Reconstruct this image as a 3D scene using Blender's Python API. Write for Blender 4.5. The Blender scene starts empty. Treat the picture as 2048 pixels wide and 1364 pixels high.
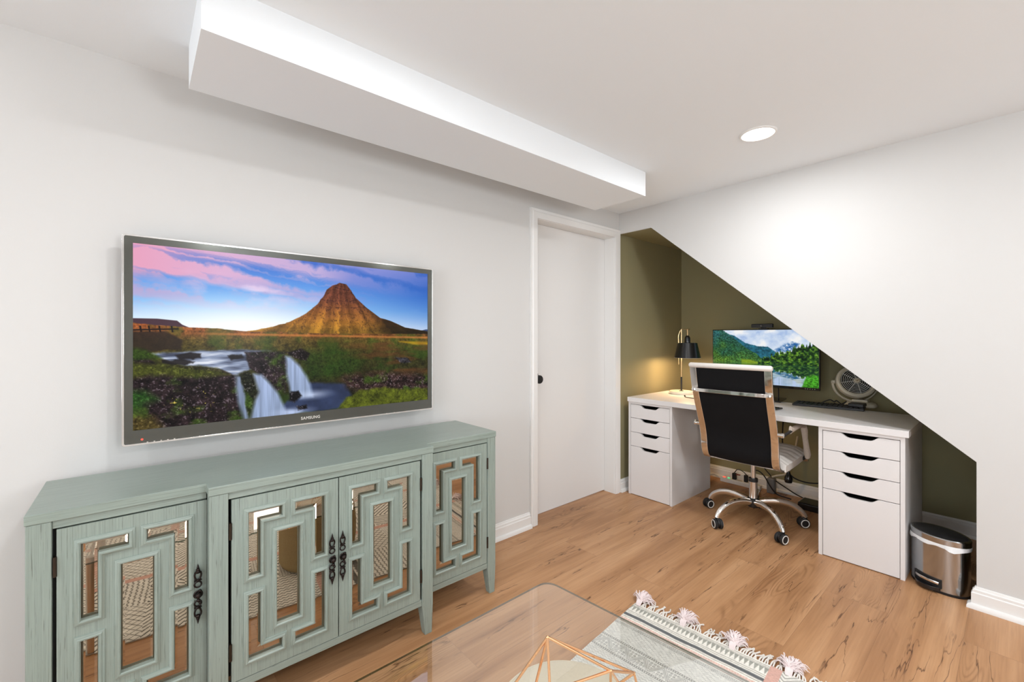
import bpy, bmesh, math, random
import numpy as np
from mathutils import Vector, Matrix

scene = bpy.context.scene
COL = scene.collection
random.seed(7)

# ---------------------------------------------------------------- camera
F_PX = 868.6
cam_data = bpy.data.cameras.new('camera')
cam_data.sensor_fit = 'HORIZONTAL'
cam_data.sensor_width = 36.0
cam_data.lens = 36.0 * F_PX / 2048.0
cam_data.shift_x = 0.0
cam_data.shift_y = -9.0 / 2048.0
cam_data.clip_start = 0.02
cam = bpy.data.objects.new('camera', cam_data)
cam.location = (-2.796, -1.992, 1.192)
cam.rotation_euler = (math.radians(90), 0, math.radians(-(90 - 49.304)))
COL.objects.link(cam)
scene.camera = cam

# ---------------------------------------------------------------- view, world, daylight
scene.view_settings.view_transform = 'Standard'
scene.view_settings.look = 'None'
scene.view_settings.gamma = 1.0
scene.view_settings.use_curve_mapping = False
scene.view_settings.exposure = 0.05

world = bpy.data.worlds.new('world')
scene.world = world
world.use_nodes = True
world.node_tree.nodes['Background'].inputs[0].default_value = (0.75, 0.87, 1.0, 1)
world.node_tree.nodes['Background'].inputs[1].default_value = 3.0

H = 2.134            # ceiling height
ROOM_X0, ROOM_Y0 = -5.6, -4.2


def area_light(name, loc, rot, sx, sy, energy, color, shape='RECTANGLE', spread=180):
    l = bpy.data.lights.new(name, 'AREA')
    l.shape = shape
    l.size = sx
    if shape == 'RECTANGLE':
        l.size_y = sy
    l.energy = energy
    l.color = color
    l.spread = math.radians(spread)
    o = bpy.data.objects.new(name, l)
    o.location = loc
    o.rotation_euler = rot
    COL.objects.link(o)
    return o


# back-window daylight, and an added side-wall fill; both tilted up to brighten the ceiling
area_light('daylight_back_window', (-1.875, ROOM_Y0 - 0.16, 1.40), (math.radians(118), 0, 0), 0.65, 0.8, 34, (0.93, 0.97, 1.0))
area_light('side_fill_light', (ROOM_X0 - 0.16, -2.2, 1.20), (math.radians(120), 0, math.radians(-90)), 2.2, 1.5, 50, (0.93, 0.97, 1.0))

CEILING_LAMPS = [(-0.616, -1.208), (-2.30, -1.208), (-3.98, -1.208), (-0.616, -2.9), (-2.30, -2.9), (-3.98, -2.9)]
LAMP_W = 8.5
LAMP_COL = (0.95, 0.975, 1.0)


# ---------------------------------------------------------------- material helpers
def s2l(c):
    c = c / 255.0
    return c / 12.92 if c <= 0.04045 else ((c + 0.055) / 1.055) ** 2.4


def rgb(r, g, b):
    return (s2l(r), s2l(g), s2l(b), 1.0)


def new_mat(name):
    m = bpy.data.materials.new(name)
    m.use_nodes = True
    nt = m.node_tree
    return m, nt, nt.nodes['Principled BSDF']


def mat(name, color, rough=0.5, metal=0.0, spec=0.5, bump=0.0, bscale=200, emis=None, estr=0.0, coat=0.0, var=0.0, vscale=20):
    m, nt, b = new_mat(name)
    b.inputs['Base Color'].default_value = color
    b.inputs['Roughness'].default_value = rough
    b.inputs['Metallic'].default_value = metal
    b.inputs['Specular IOR Level'].default_value = spec
    b.inputs['Coat Weight'].default_value = coat
    if emis:
        b.inputs['Emission Color'].default_value = emis
        b.inputs['Emission Strength'].default_value = estr
    if bump or var:
        tc = nt.nodes.new('ShaderNodeTexCoord')
        nz = nt.nodes.new('ShaderNodeTexNoise')
        nz.inputs['Scale'].default_value = bscale if bump else vscale
        nz.inputs['Detail'].default_value = 4
        nt.links.new(tc.outputs['Object'], nz.inputs['Vector'])
        if bump:
            bp = nt.nodes.new('ShaderNodeBump')
            bp.inputs['Strength'].default_value = bump
            bp.inputs['Distance'].default_value = 0.002
            nt.links.new(nz.outputs['Fac'], bp.inputs['Height'])
            nt.links.new(bp.outputs['Normal'], b.inputs['Normal'])
        if var:
            mx = nt.nodes.new('ShaderNodeMix')
            mx.data_type = 'RGBA'
            mx.inputs[6].default_value = color
            mx.inputs[7].default_value = (color[0] * (1 - var), color[1] * (1 - var), color[2] * (1 - var), 1)
            nt.links.new(nz.outputs['Fac'], mx.inputs[0])
            nt.links.new(mx.outputs[2], b.inputs['Base Color'])
    return m


class NT:
    """tiny node-graph helper"""
    def __init__(self, nt):
        self.nt = nt

    def n(self, t, **kw):
        nd = self.nt.nodes.new(t)
        for k, v in kw.items():
            setattr(nd, k, v)
        return nd

    def lk(self, a, b):
        self.nt.links.new(a, b)

    def math(self, op, a, b=None, c=None, clamp=False):
        nd = self.n('ShaderNodeMath', operation=op, use_clamp=clamp)
        for i, v in enumerate((a, b, c)):
            if v is None:
                continue
            if hasattr(v, 'links') or hasattr(v, 'is_linked'):
                self.lk(v, nd.inputs[i])
            else:
                nd.inputs[i].default_value = v
        return nd.outputs[0]

    def noise(self, vec, scale, detail=3, rough=0.55, dist=0.0):
        nd = self.n('ShaderNodeTexNoise')
        nd.inputs['Scale'].default_value = scale
        nd.inputs['Detail'].default_value = detail
        nd.inputs['Roughness'].default_value = rough
        nd.inputs['Distortion'].default_value = dist
        self.lk(vec, nd.inputs['Vector'])
        return nd.outputs['Fac']

    def mapping(self, vec, scale=(1, 1, 1), loc=(0, 0, 0), rot=(0, 0, 0)):
        nd = self.n('ShaderNodeMapping')
        nd.inputs['Scale'].default_value = scale
        nd.inputs['Location'].default_value = loc
        nd.inputs['Rotation'].default_value = rot
        self.lk(vec, nd.inputs['Vector'])
        return nd.outputs[0]

    def ramp(self, fac, stops, interp='LINEAR'):
        nd = self.n('ShaderNodeValToRGB')
        cr = nd.color_ramp
        cr.interpolation = interp
        while len(cr.elements) < len(stops):
            cr.elements.new(0.5)
        for e, (p, c) in zip(cr.elements, stops):
            e.position = p
            e.color = c if len(c) == 4 else (*c, 1)
        self.lk(fac, nd.inputs[0])
        return nd.outputs[0]

    def mix(self, fac, a, b, blend='MIX'):
        nd = self.n('ShaderNodeMix', data_type='RGBA', blend_type=blend)
        for i, v in ((0, fac), (6, a), (7, b)):
            if hasattr(v, 'is_linked'):
                self.lk(v, nd.inputs[i])
            else:
                nd.inputs[i].default_value = v
        return nd.outputs[2]


def wood_floor():
    m, nt, b = new_mat('oak_plank_floor')
    g = NT(nt)
    tc = g.n('ShaderNodeTexCoord').outputs['Object']
    br = g.n('ShaderNodeTexBrick')
    br.offset = 0.37
    br.offset_frequency = 2
    br.inputs['Color1'].default_value = (0, 0, 0, 1)
    br.inputs['Color2'].default_value = (1, 1, 1, 1)
    br.inputs['Mortar'].default_value = (0.5, 0.5, 0.5, 1)
    br.inputs['Scale'].default_value = 1.0
    br.inputs['Mortar Size'].default_value = 0.0012
    br.inputs['Mortar Smooth'].default_value = 0.3
    br.inputs['Bias'].default_value = 0.0
    br.inputs['Brick Width'].default_value = 1.52
    br.inputs['Row Height'].default_value = 0.225
    off = g.mapping(tc, loc=(0.35, 0.055, 0))
    g.lk(off, br.inputs['Vector'])
    rnd = br.outputs['Color']
    seam = br.outputs['Fac']
    # every plank gets its own slice of the grain
    sep = g.n('ShaderNodeSeparateXYZ')
    g.lk(tc, sep.inputs[0])
    row = g.math('FLOOR', g.math('DIVIDE', g.math('ADD', sep.outputs[1], 0.055), 0.225))
    z = g.math('ADD', g.math('MULTIPLY', row, 3.7), g.math('MULTIPLY', rnd, 9.0))
    cmb = g.n('ShaderNodeCombineXYZ')
    g.lk(sep.outputs[0], cmb.inputs[0])
    g.lk(sep.outputs[1], cmb.inputs[1])
    g.lk(z, cmb.inputs[2])
    P = cmb.outputs[0]
    fine = g.noise(g.mapping(P, (2.2, 70, 1)), 2.0, 5, 0.6)
    broad = g.noise(g.mapping(P, (0.7, 7, 1)), 1.6, 3, 0.5, 0.4)
    # cathedral rings: contour lines of a stretched noise field
    fld = g.noise(g.mapping(P, (0.75, 4.2, 1)), 1.25, 2, 0.45, 0.5)
    rings = g.math('SINE', g.math('MULTIPLY', fld, 230.0))
    rings = g.math('MULTIPLY_ADD', rings, 0.5, 0.5)
    rings = g.math('POWER', rings, 2.5)
    rmask = g.ramp(g.noise(g.mapping(P, (1.0, 3.0, 1), (5, 2, 0)), 1.3, 2), [(0.56, (0, 0, 0)), (0.66, (1, 1, 1))])
    rings = g.math('MULTIPLY', rings, rmask)
    # cracks and mineral streaks along the board
    cr = g.noise(g.mapping(P, (1.1, 12, 1), (3, 7, 0)), 1.5, 4, 0.50, 0.12)
    cr = g.math('ABSOLUTE', g.math('SUBTRACT', cr, 0.5))
    cr = g.ramp(cr, [(0.0, (1, 1, 1)), (0.005, (0.6, 0.6, 0.6)), (0.012, (0, 0, 0))])
    cmask = g.ramp(g.noise(g.mapping(P, (1.3, 6, 1), (1, 9, 0)), 2.0, 3), [(0.49, (0, 0, 0)), (0.60, (1, 1, 1))])
    cr = g.math('MULTIPLY', cr, cmask)
    # small knots
    vor = g.n('ShaderNodeTexVoronoi')
    vor.inputs['Scale'].default_value = 2.1
    g.lk(g.mapping(P, (0.8, 2.2, 1)), vor.inputs['Vector'])
    knot = g.ramp(vor.outputs['Distance'], [(0.0, (1, 1, 1)), (0.035, (0.5, 0.5, 0.5)), (0.075, (0, 0, 0))])
    base = g.ramp(broad, [(0.28, rgb(162, 117, 80)), (0.50, rgb(186, 140, 100)), (0.74, rgb(203, 158, 118))])
    tint = g.ramp(rnd, [(0.0, (0.975, 0.97, 0.96)), (1.0, (1.03, 1.025, 1.015))])
    col = g.mix(1.0, base, tint, 'MULTIPLY')
    fr = g.ramp(fine, [(0.30, (0.86, 0.84, 0.81)), (0.6, (1.03, 1.03, 1.03))])
    col = g.mix(0.8, col, fr, 'MULTIPLY')
    col = g.mix(g.math('MULTIPLY', rings, 0.5), col, rgb(120, 80, 48))
    col = g.mix(g.math('MULTIPLY', cr, 0.88), col, rgb(78, 46, 27))
    col = g.mix(g.math('MULTIPLY', knot, 0.6), col, rgb(92, 56, 32))
    col = g.mix(g.math('MULTIPLY', seam, 0.22), col, rgb(96, 64, 42))
    g.lk(col, b.inputs['Base Color'])
    b.inputs['Roughness'].default_value = 0.42
    b.inputs['Specular IOR Level'].default_value = 0.35
    bp = g.n('ShaderNodeBump')
    bp.inputs['Strength'].default_value = 0.25
    bp.inputs['Distance'].default_value = 0.0015
    hgt = g.math('SUBTRACT', 1.0, g.math('ADD', g.math('MULTIPLY', cr, 0.8), seam))
    g.lk(hgt, bp.inputs['Height'])
    g.lk(bp.outputs['Normal'], b.inputs['Normal'])
    return m


def sage_paint(name, axis, dark=(108, 115, 106), light=(154, 165, 156), mid=(138, 150, 142)):
    """brushed sage milk-paint; streaks run along the axis"""
    m, nt, b = new_mat(name)
    g = NT(nt)
    tc = g.n('ShaderNodeTexCoord').outputs['Object']
    sc = {'x': (5, 380, 380), 'z': (380, 380, 5)}[axis]
    st = g.noise(g.mapping(tc, sc), 1.0, 5, 0.65)
    bl = g.noise(tc, 4.0, 3)
    col = g.ramp(st, [(0.26, rgb(*dark)), (0.42, rgb(*mid)), (0.74, rgb(*light))])
    col = g.mix(0.5, col, g.ramp(bl, [(0.3, (0.92, 0.93, 0.90)), (0.7, (1.04, 1.04, 1.03))]), 'MULTIPLY')
    sc2 = {'x': (9, 420, 420), 'z': (420, 420, 9)}[axis]
    sp = g.ramp(g.noise(g.mapping(tc, sc2, (4, 4, 4)), 1.0, 3, 0.7), [(0.63, (0, 0, 0)), (0.70, (1, 1, 1))])
    col = g.mix(g.math('MULTIPLY', sp, 0.6), col, rgb(58, 54, 46))
    # worn glaze where edges are sharp
    bev = g.n('ShaderNodeBevel', samples=4)
    bev.inputs['Radius'].default_value = 0.004
    geo = g.n('ShaderNodeNewGeometry')
    dt = g.n('ShaderNodeVectorMath', operation='DOT_PRODUCT')
    g.lk(bev.outputs[0], dt.inputs[0])
    g.lk(geo.outputs['Normal'], dt.inputs[1])
    wear = g.math('MULTIPLY', g.math('SUBTRACT', 1.0, dt.outputs['Value'], clamp=True), 2.2, clamp=True)
    wear = g.math('MULTIPLY', wear, g.ramp(g.noise(tc, 60, 3), [(0.42, (0, 0, 0)), (0.6, (1, 1, 1))]))
    col = g.mix(g.math('MULTIPLY', wear, 0.45), col, rgb(196, 205, 196))
    g.lk(col, b.inputs['Base Color'])
    b.inputs['Roughness'].default_value = 0.33
    bp = g.n('ShaderNodeBump')
    bp.inputs['Strength'].default_value = 0.12
    bp.inputs['Distance'].default_value = 0.001
    g.lk(st, bp.inputs['Height'])
    g.lk(bp.outputs['Normal'], b.inputs['Normal'])
    return m


def clear_glass(name, tint=(0.97, 0.985, 0.98, 1), f0=0.08):
    m = bpy.data.materials.new(name)
    m.use_nodes = True
    nt = m.node_tree
    nt.nodes.clear()
    g = NT(nt)
    tr = g.n('ShaderNodeBsdfTransparent')
    tr.inputs[0].default_value = tint
    gl = g.n('ShaderNodeBsdfGlossy')
    gl.inputs['Roughness'].default_value = 0.01
    gl.inputs['Color'].default_value = (1, 1, 1, 1)
    # Schlick reflectance, on the outer faces only
    geo = g.n('ShaderNodeNewGeometry')
    dt = g.n('ShaderNodeVectorMath', operation='DOT_PRODUCT')
    g.lk(geo.outputs['Normal'], dt.inputs[0])
    g.lk(geo.outputs['Incoming'], dt.inputs[1])
    gz = g.math('POWER', g.math('SUBTRACT', 1.0, g.math('ABSOLUTE', dt.outputs['Value']), clamp=True), 5.0)
    fr = g.math('MULTIPLY_ADD', gz, 1.0 - f0, f0)
    fr = g.math('MULTIPLY', fr, g.math('SUBTRACT', 1.0, geo.outputs['Backfacing']))
    mx = g.n('ShaderNodeMixShader')
    g.lk(fr, mx.inputs[0])
    g.lk(tr.outputs[0], mx.inputs[1])
    g.lk(gl.outputs[0], mx.inputs[2])
    out = g.n('ShaderNodeOutputMaterial')
    g.lk(mx.outputs[0], out.inputs[0])
    return m


def screen_mat(name, strength):
    m, nt, b = new_mat(name)
    g = NT(nt)
    at = g.n('ShaderNodeAttribute', attribute_name='picture')
    b.inputs['Base Color'].default_value = (0.004, 0.004, 0.004, 1)
    b.inputs['Roughness'].default_value = 0.25
    b.inputs['Specular IOR Level'].default_value = 0.08
    g.lk(at.outputs['Color'], b.inputs['Emission Color'])
    b.inputs['Emission Strength'].default_value = strength
    return m


def attr_mat(name, attr, rough=0.9, bump=0.3, bscale=600):
    m, nt, b = new_mat(name)
    g = NT(nt)
    at = g.n('ShaderNodeAttribute', attribute_name=attr)
    g.lk(at.outputs['Color'], b.inputs['Base Color'])
    b.inputs['Roughness'].default_value = rough
    b.inputs['Specular IOR Level'].default_value = 0.1
    tc = g.n('ShaderNodeTexCoord').outputs['Object']
    bp = g.n('ShaderNodeBump')
    bp.inputs['Strength'].default_value = bump
    bp.inputs['Distance'].default_value = 0.002
    g.lk(g.noise(tc, bscale, 2), bp.inputs['Height'])
    g.lk(bp.outputs['Normal'], b.inputs['Normal'])
    return m


def brushed_steel(name, color=(0.50, 0.515, 0.53, 1)):
    m, nt, b = new_mat(name)
    g = NT(nt)
    tc = g.n('ShaderNodeTexCoord').outputs['Object']
    st = g.noise(g.mapping(tc, (3, 3, 60)), 1.0, 2)
    b.inputs['Base Color'].default_value = color
    b.inputs['Metallic'].default_value = 1.0
    g.lk(g.ramp(st, [(0.3, (0.14, 0.14, 0.14)), (0.7, (0.19, 0.19, 0.19))]), b.inputs['Roughness'])
    return m


M = {}
M['wall'] = mat('white_wall_paint', (0.665, 0.655, 0.638, 1), 0.75, spec=0.25, bump=0.08, bscale=350)
M['ceiling'] = mat('white_ceiling_paint', (0.87, 0.90, 0.92, 1), 0.85, spec=0.15, bump=0.08, bscale=300)
M['trim'] = mat('white_trim_paint', (0.84, 0.83, 0.81, 1), 0.35, spec=0.4)
M['door'] = mat('white_door_paint', (0.81, 0.80, 0.785, 1), 0.45, spec=0.35, bump=0.03)
M['olive'] = mat('olive_wall_paint', rgb(150, 143, 110), 0.8, spec=0.15, bump=0.08, bscale=350)
M['floor'] = wood_floor()
M['sage_x'] = sage_paint('sage_paint_horizontal', 'x')
M['sage_z'] = sage_paint('sage_paint_vertical', 'z')
M['gap'] = mat('dark_gap', (0.012, 0.011, 0.010, 1), 0.9)
M['mirror'] = mat('mirror_silvering', (0.43, 0.355, 0.275, 1), 0.012, metal=1.0)
M['iron'] = mat('aged_black_iron', (0.022, 0.014, 0.012, 1), 0.32, metal=0.75, bump=0.4, bscale=90)
M['hinge'] = mat('dark_bronze_hinge', (0.05, 0.035, 0.025, 1), 0.45, metal=0.8)
M['matte_black'] = mat('matte_black', (0.012, 0.012, 0.013, 1), 0.45)
M['rubber'] = mat('black_rubber', (0.010, 0.010, 0.011, 1), 0.6)
M['gloss_black'] = mat('gloss_black', (0.008, 0.008, 0.009, 1), 0.12, coat=0.4)
M['tv_bezel'] = mat('charcoal_gloss_bezel', (0.10, 0.105, 0.092, 1), 0.14, metal=0.6, coat=0.8)
M['acrylic'] = mat('clear_edge_trim', (0.80, 0.80, 0.79, 1), 0.08, metal=0.9)
M['silver_text'] = mat('silver_lettering', (0.75, 0.72, 0.68, 1), 0.3, metal=0.5)
M['lam'] = mat('white_laminate', (0.78, 0.755, 0.745, 1), 0.38, spec=0.4)
M['lam_shade'] = mat('drawer_inside_shade', (0.05, 0.05, 0.05, 1), 0.8)  # dark colour stands in for the shade inside the drawers
M['chrome'] = mat('polished_chrome', (0.86, 0.85, 0.83, 1), 0.06, metal=1.0)
M['satin_chrome'] = mat('satin_chrome', (0.72, 0.68, 0.64, 1), 0.22, metal=1.0)
M['mesh_black'] = mat('black_sling_fabric', (0.006, 0.006, 0.007, 1), 0.8, spec=0.2, bump=0.5, bscale=900)
M['leather'] = mat('white_leather', (0.80, 0.75, 0.70, 1), 0.4, spec=0.45, bump=0.15, bscale=250)
M['leather_worn'] = mat('worn_cream_leather', (0.66, 0.56, 0.47, 1), 0.6, bump=0.5, bscale=120, var=0.25)
M['white_plastic'] = mat('white_plastic', (0.78, 0.76, 0.72, 1), 0.4)
M['cream_plastic'] = mat('cream_fan_plastic', (0.62, 0.56, 0.44, 1), 0.35)
M['brass'] = mat('brushed_brass', (0.80, 0.56, 0.30, 1), 0.25, metal=1.0)
M['marble'] = mat('cream_marble', (0.82, 0.77, 0.66, 1), 0.3, var=0.2, vscale=30)
M['shade_out'] = mat('black_lamp_enamel', (0.008, 0.008, 0.009, 1), 0.28, coat=0.2)
M['shade_in'] = mat('white_lamp_enamel', (0.85, 0.80, 0.70, 1), 0.5)
M['bulb'] = mat('warm_bulb', (1, 0.9, 0.75, 1), 0.5, emis=(1.0, 0.72, 0.42, 1), estr=6)
M['steel'] = brushed_steel('brushed_stainless')
M['bag'] = mat('white_bin_liner', (0.80, 0.80, 0.80, 1), 0.35, bump=0.6, bscale=60)
M['copper'] = mat('copper_rod', (0.86, 0.50, 0.27, 1), 0.22, metal=1.0)
M['glass'] = clear_glass('table_glass', (0.985, 0.99, 0.985, 1), 0.19)
M['glass_edge'] = clear_glass('green_glass_edge', (0.30, 0.36, 0.34, 1), 0.12)
M['suede'] = mat('ochre_suede', (0.46, 0.35, 0.19, 1), 0.95, spec=0.1, bump=0.4, bscale=220, var=0.35, vscale=45)
M['suede_lit'] = mat('lit_suede', (0.74, 0.66, 0.52, 1), 0.9, spec=0.1, bump=0.3, bscale=200, var=0.15, vscale=18)  # paler suede: overhead light and glass haze put into the colour
M['fringe'] = mat('cream_cotton_fringe', (0.82, 0.78, 0.72, 1), 0.95, spec=0.1)
M['pink'] = mat('pink_cotton_tassel', (0.90, 0.78, 0.77, 1), 0.95, spec=0.1)
M['grey_plug'] = mat('grey_plug', (0.20, 0.20, 0.20, 1), 0.5)
M['led_red'] = mat('red_indicator', (0.5, 0.02, 0.02, 1), 0.4, emis=(1, 0.1, 0.06, 1), estr=1.2)
M['led_green'] = mat('green_indicator', (0.02, 0.4, 0.1, 1), 0.4, emis=(0.1, 1, 0.4, 1), estr=0.8)
M['lens'] = mat('lens_glass', (0.02, 0.02, 0.03, 1), 0.05, coat=1.0)
M['lamp_disc'] = mat('ceiling_light_diffuser', (0.9, 0.9, 0.88, 1), 0.5, emis=(1, 0.96, 0.9, 1), estr=5)
M['window_glass'] = clear_glass('window_glass', (1, 1, 1, 1), 0.04)
M['table_steel'] = mat('brushed_table_frame', (0.7, 0.68, 0.65, 1), 0.3, metal=1.0)


# ---------------------------------------------------------------- mesh helpers
def tag(o, label=None, cat=None, group=None, kind=None):
    if label:
        o['label'] = label
    if cat:
        o['category'] = cat
    if group:
        o['group'] = group
    if kind:
        o['kind'] = kind
    return o


def world_loc(o):
    v = Vector((0, 0, 0))
    while o is not None:
        v += o.location
        o = o.parent
    return v


def thing(name, label, cat, loc, group=None):
    o = bpy.data.objects.new(name, None)
    o.empty_display_size = 0.05
    o.location = loc
    COL.objects.link(o)
    return tag(o, label, cat, group)


class MB:
    """collects shapes given in world coordinates; build() links them as one mesh object"""
    def __init__(self):
        self.v, self.f, self.m = [], [], []

    def add(self, verts, faces, mi=0):
        k = len(self.v)
        self.v += [tuple(p) for p in verts]
        self.f += [tuple(i + k for i in f) for f in faces]
        self.m += [mi] * len(faces)
        return self

    def box(self, x0, x1, y0, y1, z0, z1, mi=0):
        v = [(x, y, z) for x in (x0, x1) for y in (y0, y1) for z in (z0, z1)]
        f = [(0, 1, 3, 2), (4, 6, 7, 5), (0, 4, 5, 1), (2, 3, 7, 6), (0, 2, 6, 4), (1, 5, 7, 3)]
        return self.add(v, f, mi)

    def prism(self, poly, vec, mi=0):
        """poly = list of 3D points, extruded by vec"""
        n = len(poly)
        a = [Vector(p) for p in poly]
        b = [p + Vector(vec) for p in a]
        f = [tuple(range(n)), tuple(range(2 * n - 1, n - 1, -1))]
        f += [(i, i + n, (i + 1) % n + n, (i + 1) % n) for i in range(n)]
        return self.add(a + b, f, mi)

    def loft(self, rings, cap=True, closed=True, mi=0):
        n = len(rings[0])
        v = [p for r in rings for p in r]
        f = []
        for i in range(len(rings) - 1):
            for j in range(n if closed else n - 1):
                j2 = (j + 1) % n
                f.append((i * n + j, i * n + j2, (i + 1) * n + j2, (i + 1) * n + j))
        if cap:
            f.append(tuple(range(n - 1, -1, -1)))
            f.append(tuple((len(rings) - 1) * n + j for j in range(n)))
        return self.add(v, f, mi)

    def lathe(self, prof, c=(0, 0, 0), axis=(0, 0, 1), seg=32, cap=True, sx=1.0, sy=1.0, mi=0):
        """prof = [(radius, height)]"""
        ax = Vector(axis).normalized()
        q = Vector((0, 0, 1)).rotation_difference(ax)
        c = Vector(c)
        rings = []
        for r, h in prof:
            r = max(r, 1e-5)
            rings.append([c + q @ Vector((r * sx * math.cos(t), r * sy * math.sin(t), h))
                          for t in (2 * math.pi * k / seg for k in range(seg))])
        return self.loft(rings, cap=cap, mi=mi)

    def tube(self, pts, r, seg=10, sx=1.0, sy=1.0, up=None, closed=False, mi=0):
        P = [Vector(p) for p in pts]
        n = len(P)
        rs = r if isinstance(r, (list, tuple)) else [r] * n
        T = []
        for i in range(n):
            if closed:
                t = P[(i + 1) % n] - P[i - 1]
            else:
                t = P[min(i + 1, n - 1)] - P[max(i - 1, 0)]
            T.append(t.normalized())
        u = Vector(up) if up else (Vector((0, 0, 1)) if abs(T[0].z) < 0.9 else Vector((1, 0, 0)))
        N = (u - T[0] * u.dot(T[0])).normalized()
        rings = []
        for i in range(n):
            if up:
                N = (Vector(up) - T[i] * Vector(up).dot(T[i])).normalized()
            else:
                N = (N - T[i] * N.dot(T[i])).normalized()
            B = T[i].cross(N)
            rings.append([P[i] + (N * math.cos(a) * sy + B * math.sin(a) * sx) * rs[i]
                          for a in (2 * math.pi * k / seg + math.pi / seg for k in range(seg))])
        if closed:
            rings.append(rings[0])
            return self.loft(rings, cap=False, mi=mi)
        return self.loft(rings, mi=mi)

    def sphere(self, c, r, seg=16, sx=1, sy=1, sz=1, mi=0):
        prof = [(r * math.sin(t), -r * sz * math.cos(t)) for t in (math.pi * k / 10 for k in range(11))]
        return self.lathe(prof, c, seg=seg, cap=False, sx=sx, sy=sy, mi=mi)

    def torus(self, c, R, r, axis=(0, 0, 1), seg=24, s2=8, ex=1.0, ey=1.0, mi=0):
        q = Vector((0, 0, 1)).rotation_difference(Vector(axis).normalized())
        c = Vector(c)
        pts = [c + q @ Vector((R * ex * math.cos(t), R * ey * math.sin(t), 0)) for t in (2 * math.pi * k / seg for k in range(seg))]
        return self.tube(pts, r, s2, closed=True, mi=mi)

    def build(self, name, mats, parent=None, bevel=0.0, smooth=35, bseg=2, origin=None):
        if not isinstance(mats, (list, tuple)):
            mats = [mats]
        me = bpy.data.meshes.new(name)
        off = world_loc(parent) if parent else (Vector(origin) if origin else Vector((0, 0, 0)))
        me.from_pydata([tuple(Vector(p) - off) for p in self.v], [], self.f)
        for m_ in mats:
            me.materials.append(m_)
        me.polygons.foreach_set('material_index', self.m)
        me.update()
        bm = bmesh.new()
        bm.from_mesh(me)
        bmesh.ops.remove_doubles(bm, verts=bm.verts, dist=1e-6)
        bmesh.ops.recalc_face_normals(bm, faces=bm.faces)
        lim = math.radians(smooth)
        for e in bm.edges:
            if len(e.link_faces) != 2 or e.calc_face_angle(0) > lim:
                e.smooth = False
        for f in bm.faces:
            f.smooth = True
        bm.to_mesh(me)
        bm.free()
        o = bpy.data.objects.new(name, me)
        COL.objects.link(o)
        if parent:
            o.parent = parent
        elif origin:
            o.location = origin
        if bevel:
            md = o.modifiers.new('bevel', 'BEVEL')
            md.width = bevel
            md.segments = bseg
            md.limit_method = 'ANGLE'
            md.angle_limit = math.radians(40)
            md.harden_normals = True
        return o


def struct(name, mb, mats, **kw):
    return tag(mb.build(name, mats, **kw), kind='structure')


def lerp_path(pts, n=6):
    """Catmull-Rom through points"""
    P = [Vector(p) for p in pts]
    P = [2 * P[0] - P[1]] + P + [2 * P[-1] - P[-2]]
    out = []
    for i in range(1, len(P) - 2):
        for k in range(n):
            t = k / n
            a, b, c, d = P[i - 1], P[i], P[i + 1], P[i + 2]
            out.append(0.5 * ((2 * b) + (c - a) * t + (2 * a - 5 * b + 4 * c - d) * t * t + (3 * b - a - 3 * c + d) * t ** 3))
    out.append(P[-2])
    return out


def copy_tree(o, parent=None):
    c = o.copy()
    COL.objects.link(c)
    if parent:
        c.parent = parent
        c.matrix_parent_inverse = o.matrix_parent_inverse.copy()
    for ch in list(o.children):
        copy_tree(ch, c)
    return c


# ================================================================ the room
RX1 = 0.95                 # alcove back wall
mb = MB().box(ROOM_X0 - 0.15, RX1 + 0.1, ROOM_Y0 - 0.15, 0.35, -0.08, 0)
struct('floor', mb, M['floor'])
struct('ceiling', MB().box(ROOM_X0 - 0.15, 0.012, ROOM_Y0 - 0.15, 0.14, H, H + 0.1), M['ceiling'])

# left wall (sideboard wall) with the door opening
DX0, DX1, DZ = -0.88, -0.06, 1.943
mb = MB()
mb.box(ROOM_X0 - 0.15, DX0, 0, 0.14, 0, H)
mb.box(DX0, DX1, 0, 0.14, DZ, H)
mb.box(DX1, 0.0, 0, 0.14, 0, H)
struct('wall_left', mb, M['wall'])

# right wall with the stair-shaped opening
poly = [(0, 0.0, H), (0, ROOM_Y0 - 0.15, H), (0, ROOM_Y0 - 0.15, 0), (0, -1.876, 0), (0, -1.876, 0.639), (0, -0.274, 1.976), (0, 0.0, 1.976)]
struct('wall_right', MB().prism(poly, (0.012, 0, 0)), M['wall'])

# alcove shell, olive painted
AE = -2.32
sl = lambda y: 1.976 - (-0.274 - y) * 0.8346
struct('wall_alcove_left', MB().box(0.0, RX1 + 0.1, 0.0, 0.14, 0, 2.1), M['olive'])
struct('wall_alcove_back', MB().box(RX1, RX1 + 0.1, AE - 0.1, 0.0, 0, 2.1), M['olive'])
struct('wall_alcove_right', MB().box(0.012, RX1, AE - 0.1, AE, 0, 0.6), M['olive'])
poly = [(0.012, 0.0, 1.976), (0.012, -0.274, 1.976), (0.012, AE, sl(AE)), (0.012, AE, sl(AE) + 0.12), (0.012, -0.274, 2.1), (0.012, 0.0, 2.1)]
struct('ceiling_alcove', MB().prism(poly, (RX1 - 0.012, 0, 0)), M['olive'])

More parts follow.
